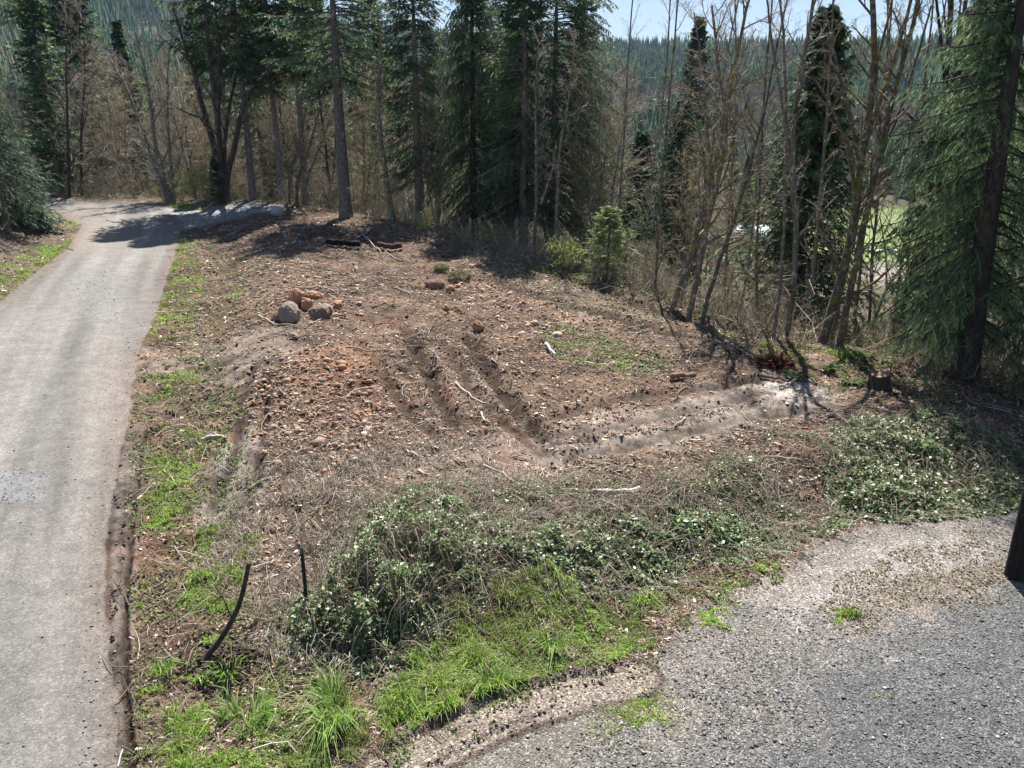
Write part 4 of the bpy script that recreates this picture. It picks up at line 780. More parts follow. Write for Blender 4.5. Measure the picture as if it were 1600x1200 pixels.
def conifer(name, label, loc, seed, H, cb, rmax, tr, nb, cols=FIRC, droop=.35, upt=.2, hang=.2, spr=.22, M2=14, T3=12, tmat='barkg', lean=(0, 0), group=None, shape=.75, sector=None, dead=12, wid=.2, lift=.0, rz=0, avoid=None):
    rng = np.random.default_rng(seed); root = thing(name, label, 'tree', loc, rz, group=group)
    K = 16; z = np.linspace(-.4, H, K); ax = lambda zz: np.stack([lean[0]*zz+.02*np.sin(zz*.5+seed), lean[1]*zz+.02*np.cos(zz*.4), zz], -1)
    R = tr*(1-np.clip(z/H, 0, 1))**.8*1.0+.015; R[0] *= 1.35; R[1] *= 1.02
    V, F = tubes(ax(z)[None], R[None], 14); tm = MB(); tm.add(V, F)
    hb = cb+(H*.99-cb)*(np.arange(nb)+rng.uniform(0, 1, nb))/nb; rel = (H-hb)/(H-cb)
    L = rmax*np.minimum(1, (rel*1.12)**shape)*rng.uniform(.45, 1.12, nb)+.12; L *= np.where(rel > .85, rng.uniform(.5, 1, nb), 1)
    az = (np.arange(nb)*2.39996+rng.normal(0, .35, nb)) % (2*math.pi)
    if avoid: bad = (np.abs((az+math.pi/2+math.pi) % (2*math.pi)-math.pi) < avoid[0]) & (hb < avoid[1]) & (rng.random(nb) < .85); az = np.where(bad, az+math.pi*rng.uniform(.5, 1.5, nb), az)
    if sector: az = np.where(rng.random(nb) < sector[2], rng.normal(sector[0], sector[1], nb), az)
    KB = 7; s = np.linspace(0, 1, KB); up0 = (.45*(1-rel)+lift)[:, None]; zz = L[:, None]*(up0*s-(droop*(.5+.7*rel))[:, None]*s**1.5+upt*s**4)
    az2 = az[:, None]+rng.normal(0, .15, (nb, 1))*s; out = L[:, None]*s*.97; ctr = ax(hb)
    P = np.stack([ctr[:, 0:1]+np.cos(az2)*out, ctr[:, 1:2]+np.sin(az2)*out, hb[:, None]+zz], 2); RB = (L*.011+.008)[:, None]*np.linspace(1, .3, KB)
    V, F = tubes(P, RB, 4); tm.add(V, F)
    if dead:
        nd = dead; P0 = ax(rng.uniform(cb*.35, max(cb*1.2, 1), nd)); a = rng.uniform(0, 6.28, nd); Ld = rng.uniform(.4, 1.6, nd)
        Pd = P0[:, None]+np.stack([np.cos(a), np.sin(a), -.25*np.ones(nd)], 1)[:, None]*(Ld[:, None]*np.linspace(0, 1, 4))[:, :, None]; V, F = tubes(Pd, np.full((nd, 1), .015)*np.linspace(1, .3, 4), 3); tm.add(V, F)
    tm.build('trunk', M[tmat], root, True)
    cm = MB()
    # side branchlets in a flat fan on either side of the branch
    n = nb*M2; pi = np.repeat(np.arange(nb), M2); t = np.tile((np.arange(M2)+.5)/M2, nb)*.88+.12+rng.normal(0, .02, n); t = np.clip(t, .08, .995)
    f = t*(KB-1); i = np.minimum(f.astype(int), KB-2); w = (f-i)[:, None]; O = P[pi, i]*(1-w)+P[pi, i+1]*w; T = nrm(P[pi, i+1]-P[pi, i])
    side = nrm(np.cross(T, [0, 0, 1.]))*np.where(np.arange(n) % 2, 1, -1)[:, None]
    d = nrm(T*.75+side*rng.uniform(.45, 1, (n, 1))+np.array([0, 0, -1])*hang*rng.uniform(.3, 1.3, (n, 1))+rng.normal(0, .08, (n, 3)))
    l2 = np.minimum(L[pi]*.42, 1.5)*(1.08-.75*t)*rng.uniform(.6, 1.2, n)+.15
    K2 = T3; q = (np.arange(K2)+.5)/K2
    C = O[:, None]+d[:, None]*(l2[:, None]*q)[:, :, None]; C[..., 2] -= hang*.45*l2[:, None]*q**2
    m = n*K2; C = C.reshape(m, 3); D = np.repeat(d, K2, 0); Sd = np.repeat(nrm(np.cross(d, [0, 0, 1.])), K2, 0)*np.where(np.arange(m) % 2, 1, -1)[:, None]
    e = nrm(D*.7+Sd*rng.uniform(.2, .95, (m, 1))+np.array([0, 0, -1])*hang*rng.uniform(.2, 2.0, (m, 1))+rng.normal(0, .16, (m, 3))); ln = (spr*rng.uniform(.55, 1.25, m))[:, None]
    wv = nrm(np.cross(e, rng.normal(size=(m, 3))*[.5, .5, 1]+[0, 0, .6]))*ln*wid
    V = np.stack([C-e*ln*.15, C+e*ln*.4+wv, C+e*ln, C+e*ln*.35-wv], 1).reshape(-1, 3)
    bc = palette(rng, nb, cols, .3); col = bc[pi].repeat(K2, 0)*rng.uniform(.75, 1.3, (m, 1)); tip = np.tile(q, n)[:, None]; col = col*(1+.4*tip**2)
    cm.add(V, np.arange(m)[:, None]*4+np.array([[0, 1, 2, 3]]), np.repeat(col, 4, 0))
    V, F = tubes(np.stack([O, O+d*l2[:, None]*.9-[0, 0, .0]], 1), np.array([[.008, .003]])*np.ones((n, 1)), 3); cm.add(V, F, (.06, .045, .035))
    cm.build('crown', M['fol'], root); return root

# ------------------------------------------------------------------ the big conifers, left to right
def tipz(u, v, Y): q = pd(u, v, Y); return q[2]-H1(q[0], q[1])
def place(u, Y): p = ad(u, Y); p[2] -= .05; return p
fg = 'conifers standing along the clearing edge'
def gu(u, v, Y): q = pd(u, v, Y); q[2] = H1(q[0], q[1])-.05; return q
conifer('fir_tree', 'tall thick trunked fir with bare grey lower trunk, nearest the pullout', gu(541, 345, 50.5), 1, 18, 8.0, 4.6, .40, 120, shape=.5, droop=.45, hang=.3, M2=14, T3=12, wid=.17, dead=18, avoid=(.7, 99))
conifer('fir_tree', 'fir with purplish trunk and ragged lower boughs, right of the mossy leaning trunk', gu(657, 350, 53), 2, 17.5, 3.2, 3.8, .32, 175, shape=.42, droop=.5, hang=.5, M2=13, T3=12, tmat='barkg', wid=.17, avoid=(.6, 14))
conifer('hemlock_tree', 'slim trunked hemlock curtained with drooping boughs, left of the dense fir clump', gu(742, 395, 49), 3, 17, 1.6, 3.2, .22, 240, shape=.42, droop=.75, hang=.9, M2=13, T3=12, tmat='barkd', cols=[(.09, .14, .065), (.065, .105, .055), (.12, .16, .08)], wid=.14, avoid=(.4, 12))
conifer('fir_tree', 'dark fir at the left side of the dense fir clump', gu(818, 405, 46), 4, 16.5, 2.5, 3.2, .28, 185, shape=.42, droop=.6, hang=.5, M2=13, T3=12, wid=.16, avoid=(.5, 12))
conifer('fir_tree', 'fir with long bare boughs sweeping out to the right of the dense clump', gu(864, 385, 46.5), 5, 16.8, 2.6, 5.6, .32, 185, shape=.4, droop=.75, hang=.35, M2=16, T3=10, sector=(-.2, .45, .5), spr=.2, wid=.16, upt=-.1, avoid=(.6, 12))
conifer('fir_tree', 'dark fir behind the middle of the dense fir clump', gu(795, 380, 54), 6, 19, 3.0, 3.6, .33, 150, shape=.45, droop=.5, hang=.45, wid=.17)
conifer('spruce_tree', 'broad dark spruce filling the gap behind the pale birch-like alders', gu(1243, 480, 35), 8, tipz(1243, -8, 35), -1.5, 4.6, .28, 260, cols=[(.045, .08, .042), (.06, .105, .055), (.09, .14, .065)], droop=.35, hang=.5, M2=14, T3=12, shape=.85, tmat='barkd', dead=0)
conifer('fir_tree', 'massive drooping conifer with thick trunk at the right edge of the photo', gu(1503, 616, 22.3), 9, 13.6, 1.6, 3.6, .36, 160, shape=.5, cols=[(.13, .20, .09), (.095, .16, .08), (.17, .24, .11)], droop=.75, hang=.75, M2=22, T3=22, spr=.15, lean=(-.035, .0), tmat='barkd', wid=.085, dead=20, avoid=(.75, 99))
conifer('fir_tree', 'second drooping conifer partly outside the right edge', gu(1680, 640, 20.5), 10, 13, .6, 3.2, .30, 190, shape=.5, cols=[(.085, .145, .075), (.065, .12, .065), (.11, .17, .085)], droop=.7, hang=.7, M2=20, T3=20, spr=.15, tmat='barkd', wid=.085)
conifer('fir_tree', 'green conifer behind the mossy trunks, left of the massive drooping one', gu(1455, 560, 29), 11, 13.5, 1.5, 2.2, .2, 130, shape=.6, cols=[(.04, .08, .045), (.035, .065, .035), (.06, .10, .05)], droop=.6, hang=.6, M2=14, T3=12, tmat='barkd')
conifer('fir_tree', 'young pale green fir on the bank below the long swept boughs', gu(948, 460, 35), 12, 3.5, .1, 1.8, .07, 60, cols=[(.26, .33, .12), (.20, .27, .09), (.32, .37, .17)], droop=.3, hang=.35, M2=12, T3=10, spr=.15, shape=.8, dead=0, wid=.16)
conifer('fir_tree', 'small fir seedling beside the forked maple at the pullout', gu(345, 322, 57), 13, 3.2, .1, .85, .05, 60, cols=[(.07, .12, .055), (.05, .09, .045)], droop=.1, hang=.1, M2=10, T3=8, spr=.16, dead=0)
conifer('spruce_tree', 'blue green conifer with drooping boughs at the left edge of the photo', gu(14, 375, 41), 14, tipz(14, 90, 41), 1.2, 3.3, .14, 125, cols=[(.05, .09, .05), (.07, .12, .065), (.035, .065, .042)], droop=.55, hang=.5, M2=14, T3=14, spr=.15, wid=.13, dead=6)
conifer('spruce_tree', 'shorter silvery blue conifer beside the road at the left edge', gu(48, 350, 44), 15, 4.2, .4, 1.5, .08, 80, cols=[(.07, .12, .08), (.10, .15, .11), (.045, .08, .055)], droop=.4, hang=.4, M2=12, T3=10, dead=4)
conifer('fir_tree', 'dark spire of the narrower conifer down the slope', gu(994, 400, 62), 16, tipz(994, 200, 62), 1, 3.1, .2, 230, cols=[(.045, .085, .045), (.06, .11, .055)], droop=.3, hang=.5, M2=11, T3=9, spr=.22, dead=0, wid=.22)
conifer('fir_tree', 'taller dark conifer beside the narrow spire down the slope', gu(1052, 430, 56), 17, tipz(1052, 145, 56), 1, 3.8, .22, 240, cols=[(.04, .08, .048), (.06, .11, .06)], droop=.3, hang=.5, M2=11, T3=9, spr=.22, dead=0)
conifer('fir_tree', 'isolated spired conifer rising above the ridge line', gu(1076, 300, 130), 18, tipz(1076, 22, 130), 8, 5.5, .4, 230, cols=[(.04, .08, .05), (.06, .10, .06)], droop=.25, hang=.2, M2=13, T3=10, spr=.5, dead=0, wid=.22)
for i, (u, Y, H_, cb, rm, lb) in enumerate([(395, 57.5, 22, 8.5, 4.6, 'dense fir behind the forked maple, dark trunk showing'), (352, 58.5, 22, 9.5, 4.2, 'fir at the left of the dense pair behind the forked maple'), (440, 58.5, 21, 8, 4.0, 'fir at the right of the dense pair behind the forked maple'),
        (112, 74, 23, 15, 4.8, 'tall fir crown above the grey thicket at upper left'), (165, 80, 20, 5, 3.6, 'shaded fir half hidden by bare trees left of the road bend'), (590, 66, 19, 9, 3.6, 'fir behind the mossy leaning trunk'), (478, 57, 20, 9, 3.4, 'fir crown between the forked maple and the tall thick trunked fir'), (905, 60, 22, 6, 3.2, 'fir peeping out behind the swept boughs')]):
    conifer('fir_tree', lb, gu(u, 300, Y), 30+i, H_, cb, rm*.88, .25, 100, droop=.45, hang=.35, M2=11, T3=10, spr=.3, wid=.2)

# ------------------------------------------------------------------ bare trees with their own shape
def hero(name, label, Y, base, stems, tmat, cols, seed, group=None, **k):
    b = gu(base[0], base[1], Y); S_ = []
    rng = np.random.default_rng(seed)
    for pts, r0, r1, dy in stems:
        P = [pd(u, v, Y) for u, v in pts]; n = len(P); P = np.array([[p[0]*(1+dy*i/(n-1)/Y), p[1]+dy*i/(n-1), (p[2]-CAMZ)*(1+dy*i/(n-1)/Y)+CAMZ] for i, p in enumerate(P)])-b
        if abs(pts[0][0]-base[0]) < 22 and abs(pts[0][1]-base[1]) < 30: P = np.concatenate([[[P[0][0], P[0][1], -.3]], P])
        S_.append((P, np.linspace(r0, r1, 6)))
    return bare_tree(name, label, b, seed, S_, tmat, cols, group, **k)
MM = dict(tmat='barkm', cols=MOSST+GREYT)
hero('maple_tree', 'forked maple with four dark stems standing at the road bend', 57, (346, 300),
     [([(346, 300), (337, 230), (314, 162), (305, 111), (284, 60), (270, 10)], .30, .05, 1), ([(347, 285), (342, 202), (341, 135), (345, 70), (335, 10)], .2, .05, -1), ([(350, 275), (353, 189), (368, 125), (380, 60)], .2, .04, 2),
      ([(352, 275), (368, 230), (375, 179), (388, 148), (412, 128), (450, 110)], .25, .05, -1)], 'barkd', GREYT, 201, n1=12, n2=7, n3=5, n4=3, L1=.22, t0=.35, ang=.9, rmin=.007)
hero('alder_tree', 'leaning grey alder pair at the right side of the road bend', 59, (268, 316),
     [([(268, 316), (242, 230), (232, 130), (212, 50)], .26, .05, 1), ([(262, 314), (235, 240), (205, 150), (165, 80)], .2, .04, 2), ([(272, 314), (262, 200), (262, 100), (272, 20)], .15, .03, 3)], 'barkl', GREYT, 202, n1=22, n2=8, n3=5, n4=2, L1=.22, ang=.6, rmin=.007)
hero('alder_tree', 'crooked mossy leaning trunk right of the tall thick fir', 49, (617, 358), [([(617, 358), (603, 280), (592, 200), (590, 140), (597, 90), (590, 20)], .2, .06, 0)], 'barkm', MOSST, 203, n1=18, n2=5, n3=4, L1=.14, t0=.35, gnarl=.1)
for i, (pts, lb) in enumerate([([(450, 285), (468, 220), (482, 150), (478, 90)], 'slim dark stem left of the cluster behind the pullout'), ([(462, 290), (485, 225), (500, 170), (512, 110)], 'middle slim stem of the cluster behind the pullout'), ([(475, 290), (498, 232), (516, 185), (530, 150)], 'right leaning slim stem of the cluster behind the pullout'), ([(508, 330), (522, 270), (525, 200), (520, 120)], 'slim stem just left of the tall thick fir')]):
    hero('alder_tree', lb, 56, pts[0], [(pts, .13, .03, i-1)], 'barkm', TANT+MOSST, 210+i, n1=16, n2=6, n3=5, n4=2, L1=.2, rmin=.006)
hero('alder_tree', 'leaning alder at the left of the bare group above the bank', 29.5, (1046, 492), [([(1046, 492), (1067, 435), (1097, 337), (1127, 210), (1142, 142), (1157, 56), (1176, -20)], 0.133, .05, 1)], seed=220, n1=28, n2=7, n3=6, n4=3, L1=.2, t0=.35, **MM)
hero('alder_tree', 'alder crossing its neighbours in the bare group above the bank', 28.5, (1076, 495), [([(1076, 495), (1094, 412), (1116, 300), (1139, 210), (1124, 112), (1112, 10)], 0.133, .04, 0), ([(1116, 300), (1104, 200), (1098, 110), (1085, 20)], 0.070, .03, 2)], seed=221, n1=28, n2=7, n3=6, n4=3, L1=.2, t0=.35, **MM)
hero('alder_tree', 'thin alder leaning furthest right in the bare group above the bank', 28, (1098, 500), [([(1098, 500), (1112, 439), (1142, 367), (1165, 281), (1187, 210), (1202, 139), (1215, 60)], 0.101, .03, 0)], seed=222, n1=26, n2=7, n3=6, n4=3, L1=.2, t0=.35, **MM)
hero('alder_tree', 'mossy forked alder in the middle of the bare group', 31, (1062, 470), [([(1062, 470), (1085, 400), (1105, 330), (1100, 230), (1080, 160)], 0.078, .03, 0), ([(1105, 330), (1135, 270), (1150, 200)], 0.047, .02, 0)], seed=223, n1=22, n2=7, n3=6, n4=2, L1=.22, t0=.3, gnarl=.08, **MM)
hero('alder_tree', 'slender pale lichen trunk left of the thicker pale one', 26.5, (1205, 543), [([(1205, 543), (1221, 446), (1225, 337), (1231, 225), (1226, 75), (1218, -20)], 0.066, .04, 0)], 'barkl', GREYT, 224, n1=20, n2=5, n3=4, L1=.12, t0=.5)
hero('alder_tree', 'pale lichen spotted trunk before the broad dark spruce', 26, (1228, 546), [([(1228, 546), (1240, 446), (1247, 337), (1236, 262), (1244, 150), (1262, 60), (1275, -20)], 0.117, .05, 0), ([(1236, 262), (1222, 160), (1205, 60), (1198, -10)], 0.055, .03, 1)], 'barkl', GREYT, 225, n1=22, n2=5, n3=5, n4=2, L1=.13, t0=.35)
hero('maple_tree', 'largest mossy maple, forking high, in front of the valley field', 26, (1278, 562),
     [([(1278, 562), (1295, 500), (1311, 446), (1330, 375), (1345, 262), (1356, 187), (1371, 94), (1362, -10)], 0.187, .08, 0), ([(1345, 262), (1325, 165), (1307, 101), (1294, 30)], 0.078, .03, 1), ([(1336, 300), (1325, 230), (1292, 150), (1268, 118)], 0.070, .03, -1),
      ([(1350, 225), (1362, 190), (1386, 130), (1408, 60), (1426, -10)], 0.094, .05, 1), ([(1371, 94), (1390, 20), (1400, -30)], 0.047, .03, 1)], seed=226, n1=24, n2=7, n3=6, n4=3, L1=.2, t0=.3, ang=.75, **MM)
hero('maple_tree', 'mossy maple close at the right of the largest maple', 25.8, (1306, 565), [([(1306, 565), (1330, 446), (1352, 345), (1371, 255), (1388, 187), (1405, 112), (1427, 37), (1440, -30)], 0.133, .06, 0), ([(1371, 255), (1400, 190), (1430, 100), (1455, 10)], 0.055, .03, 1)], seed=227, n1=26, n2=7, n3=6, n4=3, L1=.18, t0=.4, **MM)
hero('maple_tree', 'thin stem between the two mossy maples', 26.6, (1294, 562), [([(1294, 562), (1312, 470), (1332, 380), (1338, 300), (1348, 180)], 0.078, .03, .5)], seed=228, n1=14, n2=6, n3=5, L1=.15, **MM)
hero('maple_tree', 'thin mossy tree curving right above the cut stump', 27, (1352, 575), [([(1352, 575), (1365, 500), (1385, 450), (1415, 405), (1470, 372), (1520, 350)], 0.078, .03, 0), ([(1385, 450), (1385, 400), (1375, 340)], 0.039, .02, 1)], seed=229, n1=12, n2=6, n3=5, L1=.2, gnarl=.1, **MM)
hero('maple_tree', 'thick dark trunk rising behind the cut stump', 27.5, (1386, 566), [([(1386, 566), (1398, 520), (1412, 465), (1442, 400), (1457, 311), (1465, 225), (1480, 131), (1487, -10)], 0.218, .08, 1), ([(1457, 300), (1448, 240), (1430, 190), (1410, 170)], 0.078, .03, 0), ([(1465, 225), (1490, 130), (1510, -10)], 0.078, .05, 1), ([(1478, 140), (1470, 60), (1462, -10)], 0.062, .04, 0)], 'barkd', GREYT+MOSST, 230, n1=18, n2=6, n3=5, n4=2, L1=.16, t0=.4)
hero('alder_tree', 'broken leaning snag below the long swept boughs', 38, (905, 400), [([(905, 400), (915, 350), (925, 305), (937, 268)], .12, .03, 0)], 'barkm', MOSST, 231, n1=8, n2=3, n3=0, L1=.15)
hero('alder_tree', 'pale bare sapling in front of the dense fir clump', 41, (836, 370), [([(836, 370), (838, 240), (836, 130), (842, 60)], .1, .03, 0)], 'barkl', GREYT, 232, n1=24, n2=6, n3=5, n4=2, L1=.13, t0=.3, rmin=.005)
hero('alder_tree', 'crooked bare tree at the right of the dense fir clump', 40, (868, 385), [([(868, 385), (872, 240), (890, 150), (898, 60)], .12, .03, 0), ([(845, 320), (862, 270), (870, 220)], .08, .05, 0)], 'barkm', GREYT, 233, n1=20, n2=6, n3=5, n4=2, L1=.16, t0=.4, rmin=.005)
rg = random.Random(12)
for i, (u, Y, lean) in enumerate([(1022, 33, 35), (1090, 34, 60), (1128, 33, 30), (1152, 31, 75), (1180, 30, 20), (1258, 29, 55), (1335, 30, 70), (1358, 31, 40), (1412, 30, 45), (1432, 29, 70), (1468, 30, 30), (965, 40, 25), (1005, 38, 45), (1395, 33, 80)]):
    b_ = 520 if u > 1100 else 470
    hero('alder_tree', 'thin grey green mossy stem in the screen of bare trees at the clearing edge', Y, (u, b_), [([(u, b_), (u+lean*.25+rg.uniform(-6, 6), b_-150), (u+lean*.6+rg.uniform(-10, 10), b_-320), (u+lean+rg.uniform(-12, 12), -20)], rg.uniform(.07, .11), .03, rg.uniform(-1, 1))], ['barkm', 'barkl'][i % 2], MOSST+GREYT, 800+i, 'thin stems in the screen of bare trees', n1=18, n2=6, n3=4, L1=.15, t0=.3, ang=.6, gnarl=.03)
for i, (u, v, Y) in enumerate([(108, 305, 60), (128, 306, 62)]):
    hero('alder_tree', ['thin dark trunk left of its twin at the road crest', 'thin dark trunk right of its twin at the road crest'][i], Y, (u, v), [([(u, v), (u-2, 200), (u+(i*2-1)*6, 100), (u, 10)], .15, .03, 0)], 'barkd', GREYT, 240+i, n1=26, n2=7, n3=5, n4=2, L1=.2, t0=.3, rmin=.007)
# ------------------------------------------------------------------ woodland behind: a few built, then copied
def proto_stems(seed, H, n, r, spread=.12):
    rng = np.random.default_rng(seed); out = []
    for i in range(n):
        a = rng.uniform(0, 6.28); l = rng.uniform(.3, 1)*spread if n > 1 else rng.uniform(0, .06); z = np.linspace(-.3, H*rng.uniform(.75, 1), 7); s = z/H
        P = np.stack([np.cos(a)*(l*z+.4*s**2)+np.cumsum(rng.normal(0, .12, 7))*(s > 0), np.sin(a)*(l*z+.4*s**2)+np.cumsum(rng.normal(0, .12, 7))*(s > 0), z], 1); out.append((P, np.linspace(r, r*.15, 6)*(1 if i == 0 else .75)))
    return out
bg_g = 'bare trees of the woodland beyond the clearing'
bares = [bare_tree('bare_tree', 'leafless grey woodland tree beyond the clearing', (0, 0, 0), 300+i, proto_stems(300+i, [15, 17, 13, 16, 12, 14][i], [1, 2, 3, 1, 4, 2][i], [.17, .15, .12, .15, .09, .13][i]), ['barkl', 'barkm', 'barkm', 'barkd', 'barkm', 'barkl'][i],
                   [GREYT, GREYT+TANT, TANT, GREYT, TANT+MOSST, GREYT][i], bg_g, n1=26, n2=8, n3=6, n4=[3, 2, 2, 3, 0, 2][i], L1=.27, ang=.85, up=.12, gnarl=.06, rmin=.0055) for i in range(6)]
rng = np.random.default_rng(77); spots = []
def tryspot(a0, a1, r0, r1, n, dmin, pw=1.0):
    c = 0; k = 0
    while c < n and k < n*40:
        k += 1; a = math.radians(rng.uniform(a0, a1)); r = r0+(r1-r0)*rng.random()**pw; x, y = r*math.sin(a), r*math.cos(a)
        if sdf(np.array([x]), np.array([y]), BEYOND)[0] > -1.8: continue
        if sdf(np.array([x]), np.array([y]), ROAD)[0] < 1.5: continue
        if any((x-q[0])**2+(y-q[1])**2 < dmin*dmin for q in spots): continue
        if sdf(np.array([x]), np.array([y]), FIELD)[0] < 3 or sdf(np.array([x]), np.array([y]), BAR)[0] < 2: continue
        if 20 < math.degrees(a) < 28 and r > 34 and y < 205: continue                       # the gap where the valley field shows
        spots.append((x, y)); c += 1
tryspot(-38, -8, 60, 98, 80, 2.1, .8); n_left = len(spots); tryspot(-8, 38, 38, 130, 55, 3.8, .8); tryspot(-36, 38, 110, 230, 60, 7, 1)
used = set()
for j, (x, y) in enumerate(spots):
    b = bares[rng.integers(0, 6)]; i = bares.index(b); sc = rng.uniform(.8, 1.15)*(1 if y < 110 else 1.15); sc = sc*(.82 if j < n_left else .9); loc = (x, y, H1(x, y)-.1)
    if i not in used: used.add(i); b.location = loc; b.rotation_euler = (0, 0, rng.uniform(0, 6)); b.scale = (sc,)*3
    else: dup(b, loc, rng.uniform(0, 6.28), sc)
cg = 'dark conifers in the valley beyond the clearing'
cons = [conifer('conifer', 'dark green valley conifer seen through the bare woodland', (0, 0, 0), 400+i, [20, 24, 16][i], 1.5, [3.1, 3.4, 2.6][i], .25, 170, droop=.3, hang=.3, M2=10, T3=8, spr=.32, wid=.26, dead=0, group=cg, shape=.8) for i in range(3)]
sp0 = len(spots)
tryspot(-36, 40, 90, 250, 105, 5, .9); tryspot(-38, -8, 68, 105, 22, 3); tryspot(25, 38, 40, 70, 6, 4)
for j, (x, y) in enumerate(spots[sp0:]):
    b = cons[j % 3]; sc = rng.uniform(.7, 1.15); loc = (x, y, H1(x, y)-.2)
    if j < 3: b.location = loc; b.scale = (sc,)*3
    else: dup(b, loc, rng.uniform(0, 6.28), sc)
# brushy shrubs at the wood's edge
sg = 'bare brush along the woodland edge'
shr = [bare_tree('bare_shrub', 'bare twiggy shrub in the brush at the woodland edge', (0, 0, 0), 500+i, proto_stems(500+i, [3.6, 4.5, 2.8, 3.2][i], [9, 8, 10, 7][i], [.02, .028, .016, .03][i], .4), ['barkm', 'barkl', 'barkm', 'barkm'][i], [TANT, GREYT+TANT, TANT+MOSST, GREYT][i], sg, n1=22, n2=6, n3=4, L1=.42, t0=.1, ang=.9, up=.05, rmin=.004, mk=5, gnarl=.14) for i in range(4)]
for s in shr: s['category'] = 'shrub'
ec, _n = [], 0; E = np.array(EDGE); seg = np.hypot(*(E[1:]-E[:-1]).T); used = set(); k = 0
for q in range(2600):
    a = math.radians(rng.uniform(-38, 38)); r = rng.uniform(24, 78); x, y = r*math.sin(a), r*math.cos(a); d = -sdf(np.array([x]), np.array([y]), BEYOND)[0]
    if d < .5 or d > 11 or rng.random() > math.exp(-d/5)*1.4: continue
    if sdf(np.array([x]), np.array([y]), ROAD)[0] < .6 or any((x-p[0])**2+(y-p[1])**2 < .85 for p in ec): continue
    ec.append((x, y)); i = rng.integers(0, 4); sc = rng.uniform(.55, 1.05)*(.7 if a > -.12 else 1); loc = (x, y, H1(x, y)-.05); sc = (sc, sc, sc*rng.uniform(.8, 1.1))
    if i not in used: used.add(i); shr[i].location = loc; shr[i].scale = sc
    else: dup(shr[i], loc, rng.uniform(0, 6.28), sc)
    if len(ec) >= 125: break
# low tangle and litter beyond the edge, one uncountable mass
def tangle():
    rng = np.random.default_rng(66); a = np.radians(rng.uniform(-39, 39, 90000)); r = 24*(85/24)**rng.random(90000); x, y = r*np.sin(a), r*np.cos(a)
    s = sdf(x, y, BEYOND); k = (s < .5) & (s > -16) & (rng.random(len(x)) < np.exp(s/7)) & (sdf(x, y, ROAD) > .4) & (fbm(x, y, .4, 3, 88) > -.25-.5*(s < -1)); x, y = x[k][:15000], y[k][:15000]
    N = len(x); K = 4; L = rng.lognormal(math.log(.8), .4, N); t = np.linspace(0, 1, K); d = nrm(rng.normal(0, .6, (N, 3))+[0, 0, .8]); b = rng.normal(0, .15, (N, K, 3))*t[None, :, None]
    P = np.stack([x, y, terrain(x, y)], 1)[:, None]+d[:, None]*(L[:, None]*t)[:, :, None]+b*L[:, None, None]; P[..., 2] = np.maximum(P[..., 2], terrain(x, y)[:, None])
    V, F = tubes(P, (L*.008)[:, None]*np.linspace(1, .4, K), 3); mb = MB(); mb.add(V, F, np.repeat(palette(rng, N, TANT+GREYT+[(.16, .14, .06)], .25), K*3, 0))
    o = mb.build('undergrowth', M['twig']); tag(o, 'tangled tan and grey undergrowth at the woodland edge', 'undergrowth', kind='stuff')
    # low leafy ground cover at the edge
    x, y = x[:9000]+rng.normal(0, .3, min(9000, N)), y[:9000]+rng.normal(0, .3, min(9000, N)); z = terrain(x, y)+rng.uniform(.02, .35, len(x)); mb = MB()
    leafs(mb, np.stack([x, y, z], 1), nrm(rng.normal(0, .5, (len(x), 3))+[0, 0, 1]), rng, .11, [(.08, .11, .035), (.12, .15, .045), (.16, .13, .06), (.06, .08, .03)])
    o = mb.build('ground_cover', M['shrub']); tag(o, 'low mossy green leaves among the undergrowth', 'ground cover', kind='stuff')
tangle()
def leafy(label, u, v, Y, H_, r, n, cols, seed, name='leafy_shrub'):
    rng = np.random.default_rng(seed); p = gu(u, v, Y); root = thing(name, label, 'shrub', p)
    a, b = bare_meshes(seed, proto_stems(seed, H_, 6, .02, .35), 0, TANT, n1=18, n2=5, n3=0, L1=.3, mk=5); obj('stems', a, M['barkm'], root); obj('crown', b, M['twig'], root)
    c = nrm(rng.normal(size=(40, 3)))*rng.random((40, 1))**.5*[r, r, H_*.42]+[0, 0, H_*.55]; q = c[rng.integers(0, 40, n)]+rng.normal(0, r*.22, (n, 3)); q[:, 2] = np.maximum(q[:, 2], .05)
    mb = MB(); leafs(mb, q, nrm(rng.normal(size=(n, 3))+[0, 0, .7]), rng, .075, cols); mb.build('leaves', M['shrub'], root)
YG = [(.26, .30, .07), (.20, .26, .06), (.32, .34, .10)]
leafy('yellow green budding shrub at the road bend before the bare trees', 303, 305, 58.5, 2.6, 1.5, 2600, YG, 601)
leafy('yellow green budding shrub just left of the young pale fir', 882, 445, 35.5, 1.7, .8, 1300, YG, 602)
leafy('yellow green shrub below the purplish trunked fir', 665, 372, 45, 1.6, .7, 700, YG, 603)
leafy('pale green shrub under the drooping hemlock', 760, 400, 41.5, 1.9, .9, 700, YG, 604)
